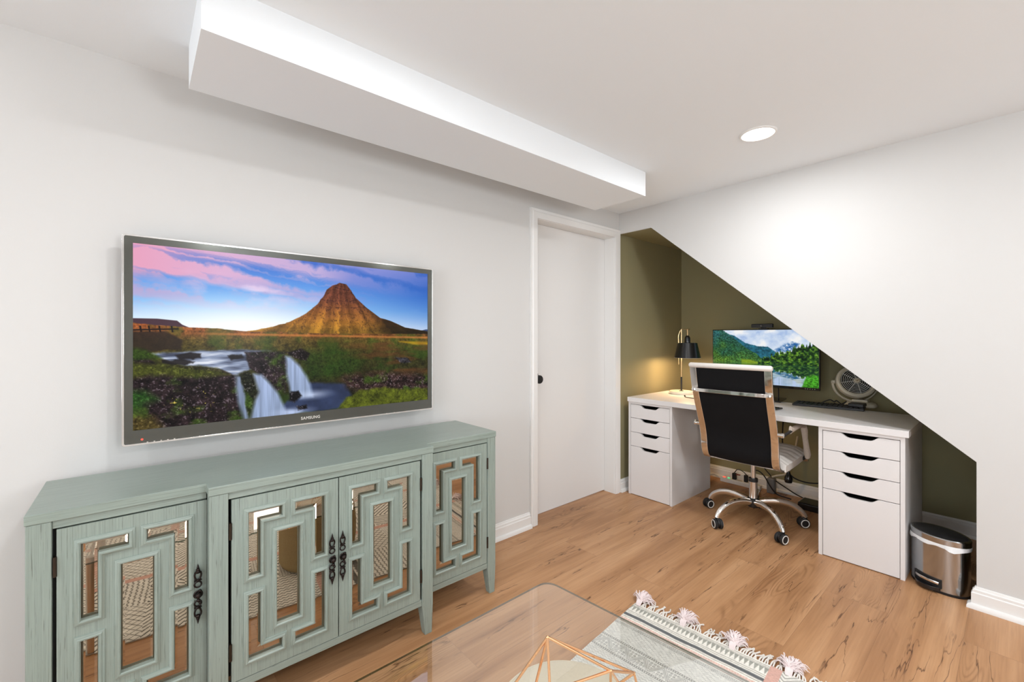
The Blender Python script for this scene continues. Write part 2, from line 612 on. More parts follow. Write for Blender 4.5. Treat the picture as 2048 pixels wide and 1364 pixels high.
# back wall with its window; far wall with an opening added for fill light
WX0, WX1, WZ0, WZ1 = -2.20, -1.55, 1.05, 1.85
mb = MB()
mb.box(ROOM_X0 - 0.15, WX0, ROOM_Y0 - 0.15, ROOM_Y0, 0, H)
mb.box(WX1, 0, ROOM_Y0 - 0.15, ROOM_Y0, 0, H)
mb.box(WX0, WX1, ROOM_Y0 - 0.15, ROOM_Y0, 0, WZ0)
mb.box(WX0, WX1, ROOM_Y0 - 0.15, ROOM_Y0, WZ1, H)
struct('wall_back', mb, M['wall'])
VY0, VY1, VZ0, VZ1 = -3.3, -1.1, 0.5, 2.0
mb = MB()
mb.box(ROOM_X0 - 0.15, ROOM_X0, VY1, 0, 0, H)
mb.box(ROOM_X0 - 0.15, ROOM_X0, ROOM_Y0, VY0, 0, H)
mb.box(ROOM_X0 - 0.15, ROOM_X0, VY0, VY1, 0, VZ0)
mb.box(ROOM_X0 - 0.15, ROOM_X0, VY0, VY1, VZ1, H)
struct('wall_far', mb, M['wall'])


def window(name, horizontal, a0, a1, z0, z1, p):
    fr, gl = MB(), MB()
    t = 0.045
    mid = (a0 + a1) / 2
    segs = [(a0, a0 + t, z0, z1), (a1 - t, a1, z0, z1), (a0, a1, z0, z0 + t), (a0, a1, z1 - t, z1), (mid - t / 2, mid + t / 2, z0, z1)]
    for (u0, u1, w0, w1) in segs:
        if horizontal:
            fr.box(u0, u1, p - 0.05, p, w0, w1)
        else:
            fr.box(p - 0.05, p, u0, u1, w0, w1)
    if horizontal:
        gl.box(a0, a1, p - 0.028, p - 0.022, z0, z1)
    else:
        gl.box(p - 0.028, p - 0.022, a0, a1, z0, z1)
    w = struct(name, fr, M['trim'])
    gl.build('window_pane', M['window_glass'], parent=w)
    return w


window('window_1', True, WX0, WX1, WZ0, WZ1, ROOM_Y0 - 0.06)
window('side_fill_window', False, VY0, VY1, VZ0, VZ1, ROOM_X0 - 0.06)  # unseen window, added as an opening for the side fill light

# boxed duct under the ceiling
struct('ceiling_soffit', MB().box(-2.672, -0.590, -0.602, -0.238, 1.997, H), M['ceiling'])

# baseboards
PROF = [(0, 0), (0.030, 0), (0.030, 0.010), (0.026, 0.018), (0.016, 0.022), (0.016, 0.066), (0.012, 0.070), (0.012, 0.080), (0.007, 0.084), (0.005, 0.092), (0, 0.093)]


def base_run(mb, p0, p1, nrm, e0=0.0, e1=0.0):
    """baseboard from p0 to p1 on a wall whose inward normal is nrm; e0/e1 = mitre at the ends"""
    p0, p1, n = Vector((*p0, 0)), Vector((*p1, 0)), Vector((*nrm, 0))
    d = (p1 - p0).normalized()
    rings = []
    for p, e, s in ((p0, e0, -1), (p1, e1, 1)):
        rings.append([p + n * a + d * (s * e * a) + Vector((0, 0, z)) for a, z in PROF])
    mb.loft(rings)


mb = MB()
base_run(mb, (ROOM_X0, 0), (DX0 - 0.06, 0), (0, -1))
struct('baseboard_left', mb, M['trim'])
mb = MB()
base_run(mb, (0, -1.876), (0, ROOM_Y0), (-1, 0), e0=1)
base_run(mb, (0.012, -1.876), (0, -1.876), (0, 1), e1=1)
struct('baseboard_right', mb, M['trim'])
mb = MB()
base_run(mb, (0.0, 0), (RX1, 0), (0, -1))
base_run(mb, (RX1, 0), (RX1, AE), (-1, 0))
struct('baseboard_alcove', mb, M['trim'])
mb = MB()
base_run(mb, (ROOM_X0, ROOM_Y0), (0, ROOM_Y0), (0, 1))
base_run(mb, (ROOM_X0, ROOM_Y0), (ROOM_X0, 0), (1, 0))
struct('baseboard_back', mb, M['trim'])

# door: slab, casing with jambs
door = struct('door_1', MB().box(DX0 + 0.003, DX1 - 0.003, 0.09, 0.125, 0.008, DZ - 0.003), M['door'])
kn = MB()
kx, kz = -0.815, 0.912
kn.box(kx - 0.033, kx + 0.033, 0.082, 0.0905, kz - 0.033, kz + 0.033)
kn.lathe([(0.012, 0.0), (0.012, 0.022), (0.017, 0.026), (0.026, 0.030), (0.0275, 0.036), (0.0275, 0.050), (0.025, 0.055), (0.0, 0.057)], (kx, 0.083, kz), (0, -1, 0), 28)
kn.build('door_knob', M['matte_black'], parent=door, bevel=0.001)


def casing_profile_strip(mb, p0, p1, out, e0, e1, w=0.058):
    """flat trim from p0 to p1 (inner edge), widening in direction out; mitred by e"""
    d = (Vector(p1) - Vector(p0)).normalized()
    o = Vector(out)
    pr = [(0, 0), (0, 0.014), (0.008, 0.016), (w - 0.02, 0.018), (w - 0.016, 0.013), (w, 0.015), (w, 0)]
    rings = []
    for p, e, s in ((Vector(p0), e0, -1), (Vector(p1), e1, 1)):
        rings.append([p + o * a + d * (s * e * a) + Vector((0, -1, 0)) * h for a, h in pr])
    mb.loft(rings)


mb = MB()
casing_profile_strip(mb, (DX0, 0, 0), (DX0, 0, DZ), (-1, 0, 0), 0, 1)
casing_profile_strip(mb, (DX0, 0, DZ), (DX1, 0, DZ), (0, 0, 1), 1, 1)
casing_profile_strip(mb, (DX1, 0, 0), (DX1, 0, DZ), (1, 0, 0), 0, 1)
mb.box(DX0 - 0.001, DX0 + 0.002, 0.0, 0.09, 0, DZ)
mb.box(DX1 - 0.002, DX1 + 0.001, 0.0, 0.09, 0, DZ)
mb.box(DX0, DX1, 0.0, 0.09, DZ - 0.002, DZ + 0.001)
struct('trim_1', mb, M['trim'])

# ================================================================ ceiling lights
LBL = ['round white ceiling light nearest the slanted alcove opening and the door',
       'round white ceiling light above the sideboard and glass table',
       'round white ceiling light nearest the added side window',
       'round white ceiling light behind the camera by the right wall',
       'round white ceiling light in the middle behind the camera',
       'round white ceiling light in the far corner behind the camera']
proto = None
for i, (x, y) in enumerate(CEILING_LAMPS):
    if proto is None:
        t = thing('ceiling_light', LBL[i], 'ceiling light', (x, y, H), 'round ceiling lights')
        MB().lathe([(0.078, 0.0), (0.078, -0.003), (0.074, -0.006), (0.068, -0.006), (0.066, 0.0)], (x, y, H), seg=48, cap=False).build('trim_ring', M['trim'], parent=t)
        MB().lathe([(0.0, -0.004), (0.067, -0.004), (0.067, -0.0005), (0.0, -0.0005)], (x, y, H), seg=48, cap=False).build('diffuser', M['lamp_disc'], parent=t)
        proto = t
    else:
        t = copy_tree(proto)
        t.location = (x, y, H)
        t['label'] = LBL[i]
    area_light('ceiling_lamp_glow', (x, y, H - 0.012), (0, 0, 0), 0.14, 0.14, LAMP_W, LAMP_COL, 'DISK')
#==PART2==

# ================================================================ sideboard
SX0, SX1 = -3.008, -1.530          # ends
CX0, CX1 = -2.640, -1.895          # projecting centre
YB, YE, YC = -0.060, -0.402, -0.456   # back, front of the ends, front of the centre
ZT = 0.75
sb = thing('sideboard', 'sage green distressed sideboard with mirrored fretwork doors against the white wall', 'sideboard', ((SX0 + SX1) / 2, YB, 0))


def plan(z, e=0.0):
    return [(SX0 - e, YB, z), (SX1 + e, YB, z), (SX1 + e, YE - e, z), (CX1 + e, YE - e, z), (CX1 + e, YC - e, z),
            (CX0 - e, YC - e, z), (CX0 - e, YE - e, z), (SX0 - e, YE - e, z)]


MB().prism(plan(ZT - 0.026, 0.002), (0, 0, 0.026)).build('top', M['sage_x'], parent=sb, bevel=0.0022)
# carcass: back, sides, floor, dividers, and a black sheet painted for the shade behind the doors
mb = MB()
mb.box(SX0 + 0.02, SX1 - 0.02, YB - 0.012, YB, 0.125, ZT - 0.026)
mb.box(SX0 + 0.004, SX0 + 0.022, YE + 0.03, YB - 0.012, 0.12, ZT - 0.026)
mb.box(SX1 - 0.022, SX1 - 0.004, YE + 0.03, YB - 0.012, 0.12, ZT - 0.026)
mb.box(SX0 + 0.022, SX1 - 0.022, YE + 0.024, YB - 0.012, 0.125, 0.14)
for x in (CX0 + 0.012, CX1 - 0.030):
    mb.box(x, x + 0.018, YE + 0.024, YB - 0.012, 0.14, ZT - 0.026)
mb.build('carcass', M['sage_z'], parent=sb)
MB().box(SX0 + 0.03, SX1 - 0.03, YE + 0.021, YE + 0.0235, 0.126, ZT - 0.028).build('recess_shade', M['gap'], parent=sb)
# rails above and below the doors
for (a, b, y) in ((SX0 + 0.046, CX0, YE), (CX0 + 0.048, CX1 - 0.048, YC), (CX1, SX1 - 0.046, YE)):
    MB().box(a, b, y + 0.004, y + 0.022, 0.7035, ZT - 0.026).build('rail', M['sage_x'], parent=sb, bevel=0.0015)
    MB().box(a, b, y + 0.004, y + 0.024, 0.122, 0.1468).build('rail', M['sage_x'], parent=sb, bevel=0.0015)


def post(mb, x0, x1, yf, yb, taper_x):
    """square stile running down into a tapered foot (the taper is on the inner sides)"""
    rings = []
    for z, t in ((ZT - 0.026, 0), (0.118, 0), (0.0, 0.014)):
        a, b = x0, x1
        if taper_x > 0:
            b = x1 - t
            a = x0 + t * 0.25
        else:
            a = x0 + t
            b = x1 - t * 0.25
        rings.append([(a, yf + t * 0.2, z), (b, yf + t * 0.2, z), (b, yb - t, z), (a, yb - t, z)])
    mb.loft(rings)


for (x0, x1, yf, yb, tp) in ((SX0, SX0 + 0.046, YE, YE + 0.046, 1), (CX0, CX0 + 0.048, YC, YC + 0.046, 1),
                             (CX1 - 0.048, CX1, YC, YC + 0.046, -1), (SX1 - 0.046, SX1, YE, YE + 0.046, -1)):
    mb = MB()
    post(mb, x0, x1, yf, yb, tp)
    mb.build('leg', M['sage_z'], parent=sb, bevel=0.0025)
for x0 in (SX0, SX1 - 0.046):
    mb = MB()
    rings = [[(x0, YB - 0.046, z), (x0 + 0.046, YB - 0.046, z), (x0 + 0.046, YB, z), (x0, YB, z)] for z in (ZT - 0.026, 0.118)]
    rings.append([(x0 + 0.008, YB - 0.034, 0), (x0 + 0.038, YB - 0.034, 0), (x0 + 0.038, YB, 0), (x0 + 0.008, YB, 0)])
    mb.loft(rings)
    mb.build('leg', M['sage_z'], parent=sb, bevel=0.002)

# fretwork layout of one door, in metres from the door's lower left corner (door 0.315 x 0.55)
DW, DH = 0.314, 0.550
zc = DH / 2


def Lshape(sx, sz):
    """mirror pane in one corner; sx, sz = +-1 choose the corner"""
    ox, ix, ax = 0.044, 0.077, 0.138
    oz, iz, bz = 0.048, 0.080, 0.248
    pts = [(ox, oz), (ax, oz), (ax, iz), (ix, iz), (ix, bz), (ox, bz)]
    pts = [(p[0] if sx < 0 else DW - p[0], p[1] if sz < 0 else DH - p[1]) for p in pts]
    if sx * sz < 0:
        pts.reverse()
    return pts


PANES = [Lshape(-1, -1), Lshape(1, -1), Lshape(1, 1), Lshape(-1, 1),
         [(0.122, 0.127), (0.192, 0.127), (0.192, 0.423), (0.122, 0.423)]]


def offset_poly(pts, d):
    """move every edge outward by d (counter-clockwise rectilinear polygon)"""
    out = []
    n = len(pts)
    area = sum(pts[i][0] * pts[(i + 1) % n][1] - pts[(i + 1) % n][0] * pts[i][1] for i in range(n))
    s = 1 if area > 0 else -1
    for i in range(n):
        p0, p1, p2 = pts[i - 1], pts[i], pts[(i + 1) % n]
        d1 = ((p1[0] - p0[0]), (p1[1] - p0[1]))
        d2 = ((p2[0] - p1[0]), (p2[1] - p1[1]))
        l1, l2 = math.hypot(*d1), math.hypot(*d2)
        n1 = (d1[1] / l1 * s, -d1[0] / l1 * s)
        n2 = (d2[1] / l2 * s, -d2[0] / l2 * s)
        out.append((p1[0] + (n1[0] + n2[0]) * d, p1[1] + (n1[1] + n2[1]) * d))
    return out


def inside(p, poly):
    c = False
    for i in range(len(poly)):
        a, b = poly[i], poly[i - 1]
        if (a[1] > p[1]) != (b[1] > p[1]) and p[0] < (b[0] - a[0]) * (p[1] - a[1]) / (b[1] - a[1]) + a[0]:
            c = not c
    return c


def fret_door(parent, x0, yf, z0, hinge_side):
    """slab with openings, raised beads round them, bevelled mirror panes, hinges"""
    T = 0.018
    cut = [offset_poly(p, 0.0005) for p in PANES]
    xs = sorted({0.0, DW} | {round(p[0], 5) for q in cut for p in q})
    zs = sorted({0.0, DH} | {round(p[1], 5) for q in cut for p in q})
    hole = lambda cx, cz: any(inside((cx, cz), q) for q in cut)
    cell = {}
    for i in range(len(xs) - 1):
        for k in range(len(zs) - 1):
            cell[i, k] = not hole((xs[i] + xs[i + 1]) / 2, (zs[k] + zs[k + 1]) / 2)
    mb = MB()
    for (i, k), solid in cell.items():
        if not solid:
            continue
        a, b, c, d = x0 + xs[i], x0 + xs[i + 1], z0 + zs[k], z0 + zs[k + 1]
        mb.add([(a, yf, c), (b, yf, c), (b, yf, d), (a, yf, d)], [(0, 1, 2, 3)])
        mb.add([(a, yf + T, c), (b, yf + T, c), (b, yf + T, d), (a, yf + T, d)], [(3, 2, 1, 0)])
        for (di, dk, q) in ((-1, 0, [(a, c), (a, d)]), (1, 0, [(b, d), (b, c)]), (0, -1, [(b, c), (a, c)]), (0, 1, [(a, d), (b, d)])):
            if not cell.get((i + di, k + dk), False):
                (u0, w0), (u1, w1) = q
                mb.add([(u0, yf, w0), (u1, yf, w1), (u1, yf + T, w1), (u0, yf + T, w0)], [(0, 1, 2, 3)])
    d = mb.build('door', M['sage_z'], parent=parent)
    # beads, one moulded ring round every pane
    prof = [(0.0, 0.004), (0.0, -0.0045), (0.0025, -0.0075), (0.006, -0.0075), (0.0095, -0.004), (0.0125, -0.003), (0.0135, 0.001)]
    for q in PANES:
        rings = [offset_poly(q, o) for o, _ in prof]
        n = len(q)
        mb = MB()
        for j in range(n):
            mi = 0 if abs(q[j][1] - q[(j + 1) % n][1]) < 1e-6 else 1
            vs = []
            for (o, h), r in zip(prof, rings):
                vs.append((x0 + r[j][0], yf + h, z0 + r[j][1]))
                vs.append((x0 + r[(j + 1) % n][0], yf + h, z0 + r[(j + 1) % n][1]))
            fs = [(2 * t, 2 * t + 1, 2 * t + 3, 2 * t + 2) for t in range(len(prof) - 1)]
            mb.add(vs, fs, mi)
        mb.build('bead', [M['sage_x'], M['sage_z']], parent=d)
    # mirror panes with a bevelled rim
    for q in PANES:
        mb = MB()
        inn = offset_poly(q, -0.008)
        n = len(q)
        ym = yf + 0.010
        vs = [(x0 + p[0], ym + 0.0008, z0 + p[1]) for p in q] + [(x0 + p[0], ym, z0 + p[1]) for p in inn]
        vs += [(x0 + p[0], ym + 0.004, z0 + p[1]) for p in q]
        fs = [(j, (j + 1) % n, n + (j + 1) % n, n + j) for j in range(n)]
        fs += [tuple(range(n, 2 * n)), tuple(range(3 * n - 1, 2 * n - 1, -1))]
        fs += [(j, 2 * n + j, 2 * n + (j + 1) % n, (j + 1) % n) for j in range(n)]
        mb.add(vs, fs)
        mb.build('mirror_pane', M['mirror'], parent=d, smooth=0.01)
    hx = x0 - 0.003 if hinge_side < 0 else x0 + DW + 0.003
    for zz in (z0 + 0.068, z0 + DH - 0.118):
        MB().tube([(hx, yf - 0.001, zz), (hx, yf - 0.001, zz + 0.05)], 0.0042, 10).box(hx - 0.003, hx + 0.003, yf + 0.001, yf + 0.010, zz, zz + 0.05).build('hinge', M['hinge'], parent=d)
    return d


def pull_handle(parent, x, yf, zmid):
    """pierced cast-iron drop pull"""
    mb = MB()
    y = yf - 0.006
    Yv = (0, -1, 0)
    mb.torus((x, y, zmid + 0.028), 0.0085, 0.0022, Yv)
    mb.torus((x, y, zmid - 0.028), 0.0085, 0.0022, Yv)
    mb.torus((x, y - 0.004, zmid), 0.0095, 0.0028, Yv)
    mb.sphere((x, y - 0.012, zmid), 0.0085, 14)
    mb.tube([(x, yf, zmid), (x, y - 0.010, zmid)], 0.005, 10)
    mb.sphere((x, y - 0.012, zmid - 0.014), 0.0052, 10)
    mb.sphere((x + 0.004, y - 0.012, zmid - 0.022), 0.004, 10)
    mb.sphere((x + 0.004, y - 0.010, zmid + 0.012), 0.0045, 10)
    for s in (1, -1):
        # open teardrop
        pts = []
        for k in range(20):
            t = 2 * math.pi * k / 20
            w = 0.0075 * (1 - 0.45 * math.cos(t)) * math.sin(t)
            pts.append((x + w, y, zmid + s * (0.052 + 0.014 * -math.cos(t))))
        mb.tube(pts, 0.0024, 8, closed=True)
        for (dz, r) in ((0.041, 0.0042), (0.066, 0.0065), (0.072, 0.0050), (0.078, 0.0032), (0.083, 0.0022)):
            mb.sphere((x, y - 0.001, zmid + s * dz), r, 12, sz=0.9)
        for q in (-1, 1):
            mb.sphere((x + q * 0.0062, y, zmid + s * 0.063), 0.0032, 8)
            mb.sphere((x + q * 0.0072, y, zmid + s * 0.040), 0.0026, 8)
        mb.tube([(x, y, zmid + s * 0.066), (x, yf + 0.001, zmid + s * 0.066)], 0.003, 8)
        mb.tube([(x, y - 0.001, zmid + s * 0.080), (x, y - 0.001, zmid + s * 0.089)], [0.0024, 0.0004], 8)
    mb.build('handle', M['iron'], parent=parent)


Z0D = 0.150
for (x0, yf, hs) in ((-2.954, YE, -1), (-2.584, YC, -1), (-2.2665, YC, 1), (-1.894, YE, 1)):
    d = fret_door(sb, x0, yf + 0.002, Z0D, hs)
    hx = x0 + DW - 0.022 if hs < 0 else x0 + 0.010
    if x0 > -1.9:
        hx = x0 + 0.006
    pull_handle(d, hx, yf + 0.002, 0.428)

# ================================================================ picture painting helpers (numpy)


def fractal(h, w, fy, fx, octs=5, seed=0, gain=0.55):
    r = np.random.RandomState(seed)
    out = np.zeros((h, w))
    amp, tot = 1.0, 0.0
    for _ in range(octs):
        gy, gx = int(max(2, fy)) + 2, int(max(2, fx)) + 2
        g = r.rand(gy, gx)
        y = np.linspace(0, gy - 1.001, h)
        x = np.linspace(0, gx - 1.001, w)
        yi, xi = y.astype(int), x.astype(int)
        ty, tx = y - yi, x - xi
        ty, tx = ty * ty * (3 - 2 * ty), tx * tx * (3 - 2 * tx)
        a = g[np.ix_(yi, xi)]
        b = g[np.ix_(yi, xi + 1)]
        c = g[np.ix_(yi + 1, xi)]
        d = g[np.ix_(yi + 1, xi + 1)]
        out += amp * ((a * (1 - tx) + b * tx) * (1 - ty)[:, None] + (c * (1 - tx) + d * tx) * ty[:, None])
        tot += amp
        amp *= gain
        fy *= 2
        fx *= 2
    return out / tot


def pmask(U, V, pts, soft=0.004, asp=1.77):
    """soft polygon mask"""
    ins = np.zeros(U.shape, bool)
    dist = np.full(U.shape, 9.0)
    n = len(pts)
    for i in range(n):
        x1, y1 = pts[i]
        x2, y2 = pts[(i + 1) % n]
        cond = (y1 > V) != (y2 > V)
        with np.errstate(divide='ignore', invalid='ignore'):
            xi = (x2 - x1) * (V - y1) / (y2 - y1 if y2 != y1 else 1e-9) + x1
        ins ^= cond & (U < xi)
        dx, dy = (x2 - x1) * asp, y2 - y1
        px, py = (U - x1) * asp, V - y1
        t = np.clip((px * dx + py * dy) / (dx * dx + dy * dy + 1e-12), 0, 1)
        dist = np.minimum(dist, np.hypot(px - t * dx, py - t * dy))
    sd = np.where(ins, dist, -dist)
    return np.clip(sd / (2 * soft) + 0.5, 0, 1)


def C8(*c):
    return np.array(c, float)


def ramp_np(t, stops):
    ps = [s[0] for s in stops]
    return np.stack([np.interp(t, ps, [s[1][k] for s in stops]) for k in range(3)], -1)


def over(img, mask, col):
    m_ = mask[..., None]
    return img * (1 - m_) + np.asarray(col, float) * m_


def picture_mesh(name, img, origin, ux, vy, material, parent, gu=None, gv=None):
    """img (h,w,3) sRGB 0..255; origin = top-left corner, ux / vy = full width / height vectors"""
    h, w, _ = img.shape
    lin = np.clip(img, 0, 255) / 255.0
    lin = np.where(lin <= 0.04045, lin / 12.92, ((lin + 0.055) / 1.055) ** 2.4)
    off = np.array(world_loc(parent)) if parent else np.zeros(3)
    o_, u_, v_ = np.array(origin) - off, np.array(ux), np.array(vy)
    gu = np.linspace(0, 1, w) if gu is None else gu
    gv = np.linspace(0, 1, h) if gv is None else gv
    co = o_[None, None] + gu[None, :, None] * u_ + gv[:, None, None] * v_
    me = bpy.data.meshes.new(name)
    nv, nf = h * w, (h - 1) * (w - 1)
    me.vertices.add(nv)
    me.vertices.foreach_set('co', co.reshape(-1).astype(np.float32))
    idx = np.arange(nv).reshape(h, w)
    q = np.stack([idx[:-1, :-1], idx[1:, :-1], idx[1:, 1:], idx[:-1, 1:]], -1).reshape(-1)
    me.loops.add(nf * 4)
    me.loops.foreach_set('vertex_index', q.astype(np.int32))
    me.polygons.add(nf)
    me.polygons.foreach_set('loop_start', (np.arange(nf) * 4).astype(np.int32))
    me.update(calc_edges=True)
    at = me.color_attributes.new('picture', 'FLOAT_COLOR', 'POINT')
    rgba = np.concatenate([lin.reshape(-1, 3), np.ones((nv, 1))], 1)
    at.data.foreach_set('color', rgba.reshape(-1).astype(np.float32))
    me.materials.append(material)
    o = bpy.data.objects.new(name, me)
    COL.objects.link(o)
    if parent:
        o.parent = parent
    return o


def paint_volcano(w=940, h=530):
    U, V = np.meshgrid(np.linspace(0, 1, w), np.linspace(0, 1, h))
    n1 = fractal(h, w, 10, 18, 5, 1)
    n2 = fractal(h, w, 30, 54, 4, 2)
    n3 = fractal(h, w, 80, 140, 3, 3)
    n4 = fractal(h, w, 170, 300, 1, 6)
    n3 = n3 * .6 + n4 * .4
    st = fractal(h, w, 14, 5, 5, 4)
    Wn = U + (n2 - 0.5) * 0.012
    Vn = V + (n2 - 0.5) * 0.016
    # sky
    t = np.clip(V / 0.47, 0, 1)
    img = ramp_np(t, [(0, (64, 104, 196)), (0.35, (96, 150, 224)), (0.65, (140, 192, 240)), (0.88, (214, 233, 248)), (1, (250, 250, 250))])
    img = over(img, np.clip((U - 0.5) * 1.6, 0, 1) * np.clip(1.2 - t * 0.9, 0, 1), (34, 84, 176))
    # long-exposure clouds sweeping from the upper left
    s = V + 0.10 * U * 1.4 - 0.15
    diag = fractal(h, w, 3, 3, 2, 9)
    u2 = np.clip(((V - U * 0.28) * 0.9 + 0.3), 0, 1)
    k = (np.clip(u2 + (n1 - .5) * .07, 0, 1) * 349).astype(int)
    band = fractal(350, 6, 22, 2, 5, 11)[:, 0][np.clip(k, 0, 349)]
    cl = np.clip((band * 0.75 + n1 * 0.4 - 0.36) * 3.4, 0, 1) * np.clip(1.5 - V / 0.26 - (U - 0.50).clip(0) * 1.7, 0, 1)
    cl = np.clip(cl + np.clip(1 - V / .2 - U / .5, 0, 1) * .9, 0, 1)
    cc = ramp_np(np.clip(U * 1.5, 0, 1), [(0, (226, 158, 186)), (0.35, (214, 172, 206)), (0.8, (186, 168, 212)), (1, (130, 138, 206))])
    img = img * (1 - cl[..., None]) + cc * cl[..., None]
    w2 = np.clip((st * 0.6 + n1 * 0.4 - 0.5) * 5, 0, 1) * np.clip(1 - np.abs(V - 0.22) / 0.13, 0, 1) * np.clip(1 - np.abs(U - 0.32) / 0.3, 0, 1)
    img = over(img, w2 * 0.75, (240, 214, 236))
    w3 = np.clip((st - 0.5) * 6, 0, 1) * np.clip(1 - np.abs(V - 0.27) / 0.07, 0, 1) * np.clip((U - 0.78) * 4, 0, 1)
    img = over(img, w3 * 0.5, (130, 170, 220))
    glow = np.clip(1 - np.hypot((U - 0.30) * 1.3, (V - 0.46) * 2.0) / 0.50, 0, 1)
    img = over(img, glow ** 1.2 * 0.95, (252, 252, 250))
    # far hills
    img = over(img, pmask(U, V, [(-.1, .401), (.057, .401), (.106, .41), (.119, .432), (.135, .446), (.135, .5), (-.1, .5)], 0.002), (74, 52, 62))
    img = over(img, pmask(U, V, [(.95, .46), (.99, .442), (1.1, .44), (1.1, .5), (.95, .5)], 0.002), (60, 74, 110))
    # mountain
    mt = [(.27, .475), (.357, .446), (.417, .414), (.48, .358), (.522, .294), (.549, .229), (.563, .178), (.584, .15), (.609, .126), (.636, .133),
          (.656, .176), (.676, .227), (.718, .29), (.775, .36), (.828, .385), (.89, .43), (1.05, .47), (1.05, .6), (.27, .6)]
    mm = pmask(Wn * 0.5 + U * 0.5, Vn * 0.4 + V * 0.6, mt, 0.0022)
    hgt = np.clip((V - 0.13) / 0.34, 0, 1)
    mc = ramp_np(hgt, [(0, (104, 58, 44)), (0.3, (112, 62, 44)), (0.55, (136, 82, 44)), (0.8, (158, 104, 42)), (1, (120, 88, 34))])
    ang = np.arctan2(U - .612 + (n2 - .5) * .02, np.maximum(V - .02, .01))
    lut = fractal(2, 700, 1, 60, 5, 14)[0]
    ribs = lut[np.clip(((ang + 1.6) / 3.2 * 699).astype(int), 0, 699)]
    iy = np.clip((np.arange(h)[:, None] + (n1 - .5) * 30 + (U - .61) ** 2 * 160).astype(int), 0, h - 1)
    rk = fractal(h, 3, 46, 2, 4, 13)[:, 0][iy] * .6 + n3 * .4
    mc = mc * (0.15 + 1.75 * (0.45 * rk + 0.55 * ribs))[..., None]
    mc = over(mc, np.clip((ribs - .5) * 5, 0, 1) * np.clip((hgt - .45) * 3, 0, 1) * np.clip((.72 - U) * 8, 0, 1) * .6, (214, 150, 50))
    dk = np.clip((U - 0.635 - (V - 0.2) * 0.25 + (n2 - .5) * .08) * 8, 0, 1)
    mc = mc * (1 - 0.72 * dk)[..., None] + np.array((22, 20, 18)) * (0.5 * dk)[..., None]
    led = np.clip((rk - 0.50) * 8, 0, 1) * np.clip(1.1 - hgt * 1.3, 0, 1)
    mc = over(mc, led * 0.8, (50, 28, 32))
    mc = over(mc, np.clip((n3 - .55) * 6, 0, 1) * .45, (40, 26, 24))
    img = img * (1 - mm[..., None]) + mc * mm[..., None]
    # plain
    hz = [(-.1, .425), (.0, .425), (.057, .436), (.132, .446), (.208, .450), (.295, .468), (.40, .468), (.55, .478), (.8, .478), (1.1, .478), (1.1, 1.1), (-.1, 1.1)]
    pm = pmask(U, V + (n2 - .5) * 0.006, hz, 0.0025)
    d = np.clip((V - 0.44) / 0.5, 0, 1)
    pc = ramp_np(d, [(0, (176, 96, 50)), (0.07, (132, 82, 44)), (0.16, (92, 76, 34)), (0.4, (54, 54, 24)), (0.7, (42, 40, 22)), (1, (34, 34, 18))])
    pc = pc * (0.10 + 1.75 * (0.45 * n2 + 0.55 * n3))[..., None]
    gr = np.clip((n1 - 0.48) * 5, 0, 1)
    pc = over(pc, gr * 0.45, (48, 84, 24))
    lightband = np.clip(1 - np.abs(V - (0.492 + 0.03 * (U - .5))) / 0.012, 0, 1) * np.clip((U - 0.05) * 4, 0, 1)
    pc = over(pc, lightband * 0.75, (214, 128, 66))
    yl = pmask(U, V, [(.86, .535), (1.1, .545), (1.1, .575), (.93, .56)], 0.008)
    pc = over(pc, yl * 0.85, (190, 150, 30))
    br = np.clip((fractal(h, w, 24, 8, 4, 17) - 0.5) * 5, 0, 1) * np.clip((U - 0.45) * 3, 0, 1)
    pc = over(pc, br * 0.6, (104, 62, 36))
    img = img * (1 - pm[..., None]) + pc * pm[..., None]
    # green slope on the right of the falls
    g1 = pmask(Wn, Vn, [(.46, .60), (.60, .58), (.72, .66), (.66, .77), (.58, .80), (.50, .78)], 0.03)
    img = over(img, g1 * 0.6, np.array((38, 64, 20)) * (.4 + 1.1 * n3[..., None]))
    # dark bank left with bridge
    img = over(img, pmask(Wn, Vn, [(-.1, .475), (.077, .47), (.119, .516), (.115, .568), (.045, .585), (-.1, .60)], .006) * 0.85, (44, 34, 30))
    for bx in (0.015, 0.035, 0.06, 0.09):
        img = over(img, pmask(U, V, [(bx, .44), (bx + .004, .44), (bx + .007, .475), (bx + .003, .475)], .0015), (26, 20, 20))
    img = over(img, pmask(U, V, [(-.1, .466), (.11, .452), (.11, .459), (-.1, .475)], .0015), (30, 22, 22))
    # river
    rv = [(.045, .593), (.119, .583), (.172, .578), (.285, .578), (.37, .587), (.34, .62), (.31, .70), (.256, .735), (.215, .687), (.163, .664), (.119, .66), (.077, .63)]
    rm = pmask(Wn, Vn, rv, 0.006)
    flow = fractal(h, w, 44, 10, 4, 19)
    rc = ramp_np(np.clip((flow - .3) * 2.2, 0, 1), [(0, (66, 72, 92)), (0.5, (140, 152, 178)), (1, (226, 230, 240))])
    img = img * (1 - rm[..., None]) + rc * rm[..., None]
    for q in ([(.10, .60), (.14, .585), (.17, .60), (.17, .625), (.11, .63)], [(.07, .63), (.12, .625), (.15, .64), (.12, .66), (.07, .65)], [(.24, .61), (.28, .605), (.29, .63), (.25, .64)]):
        img = over(img, pmask(Wn, Vn, q, .005) * 0.92, (28, 24, 26))
    # rock masses
    rocktex = np.clip(0.10 + 2.0 * (0.45 * n2 + 0.55 * n3 - 0.25), 0, 2)

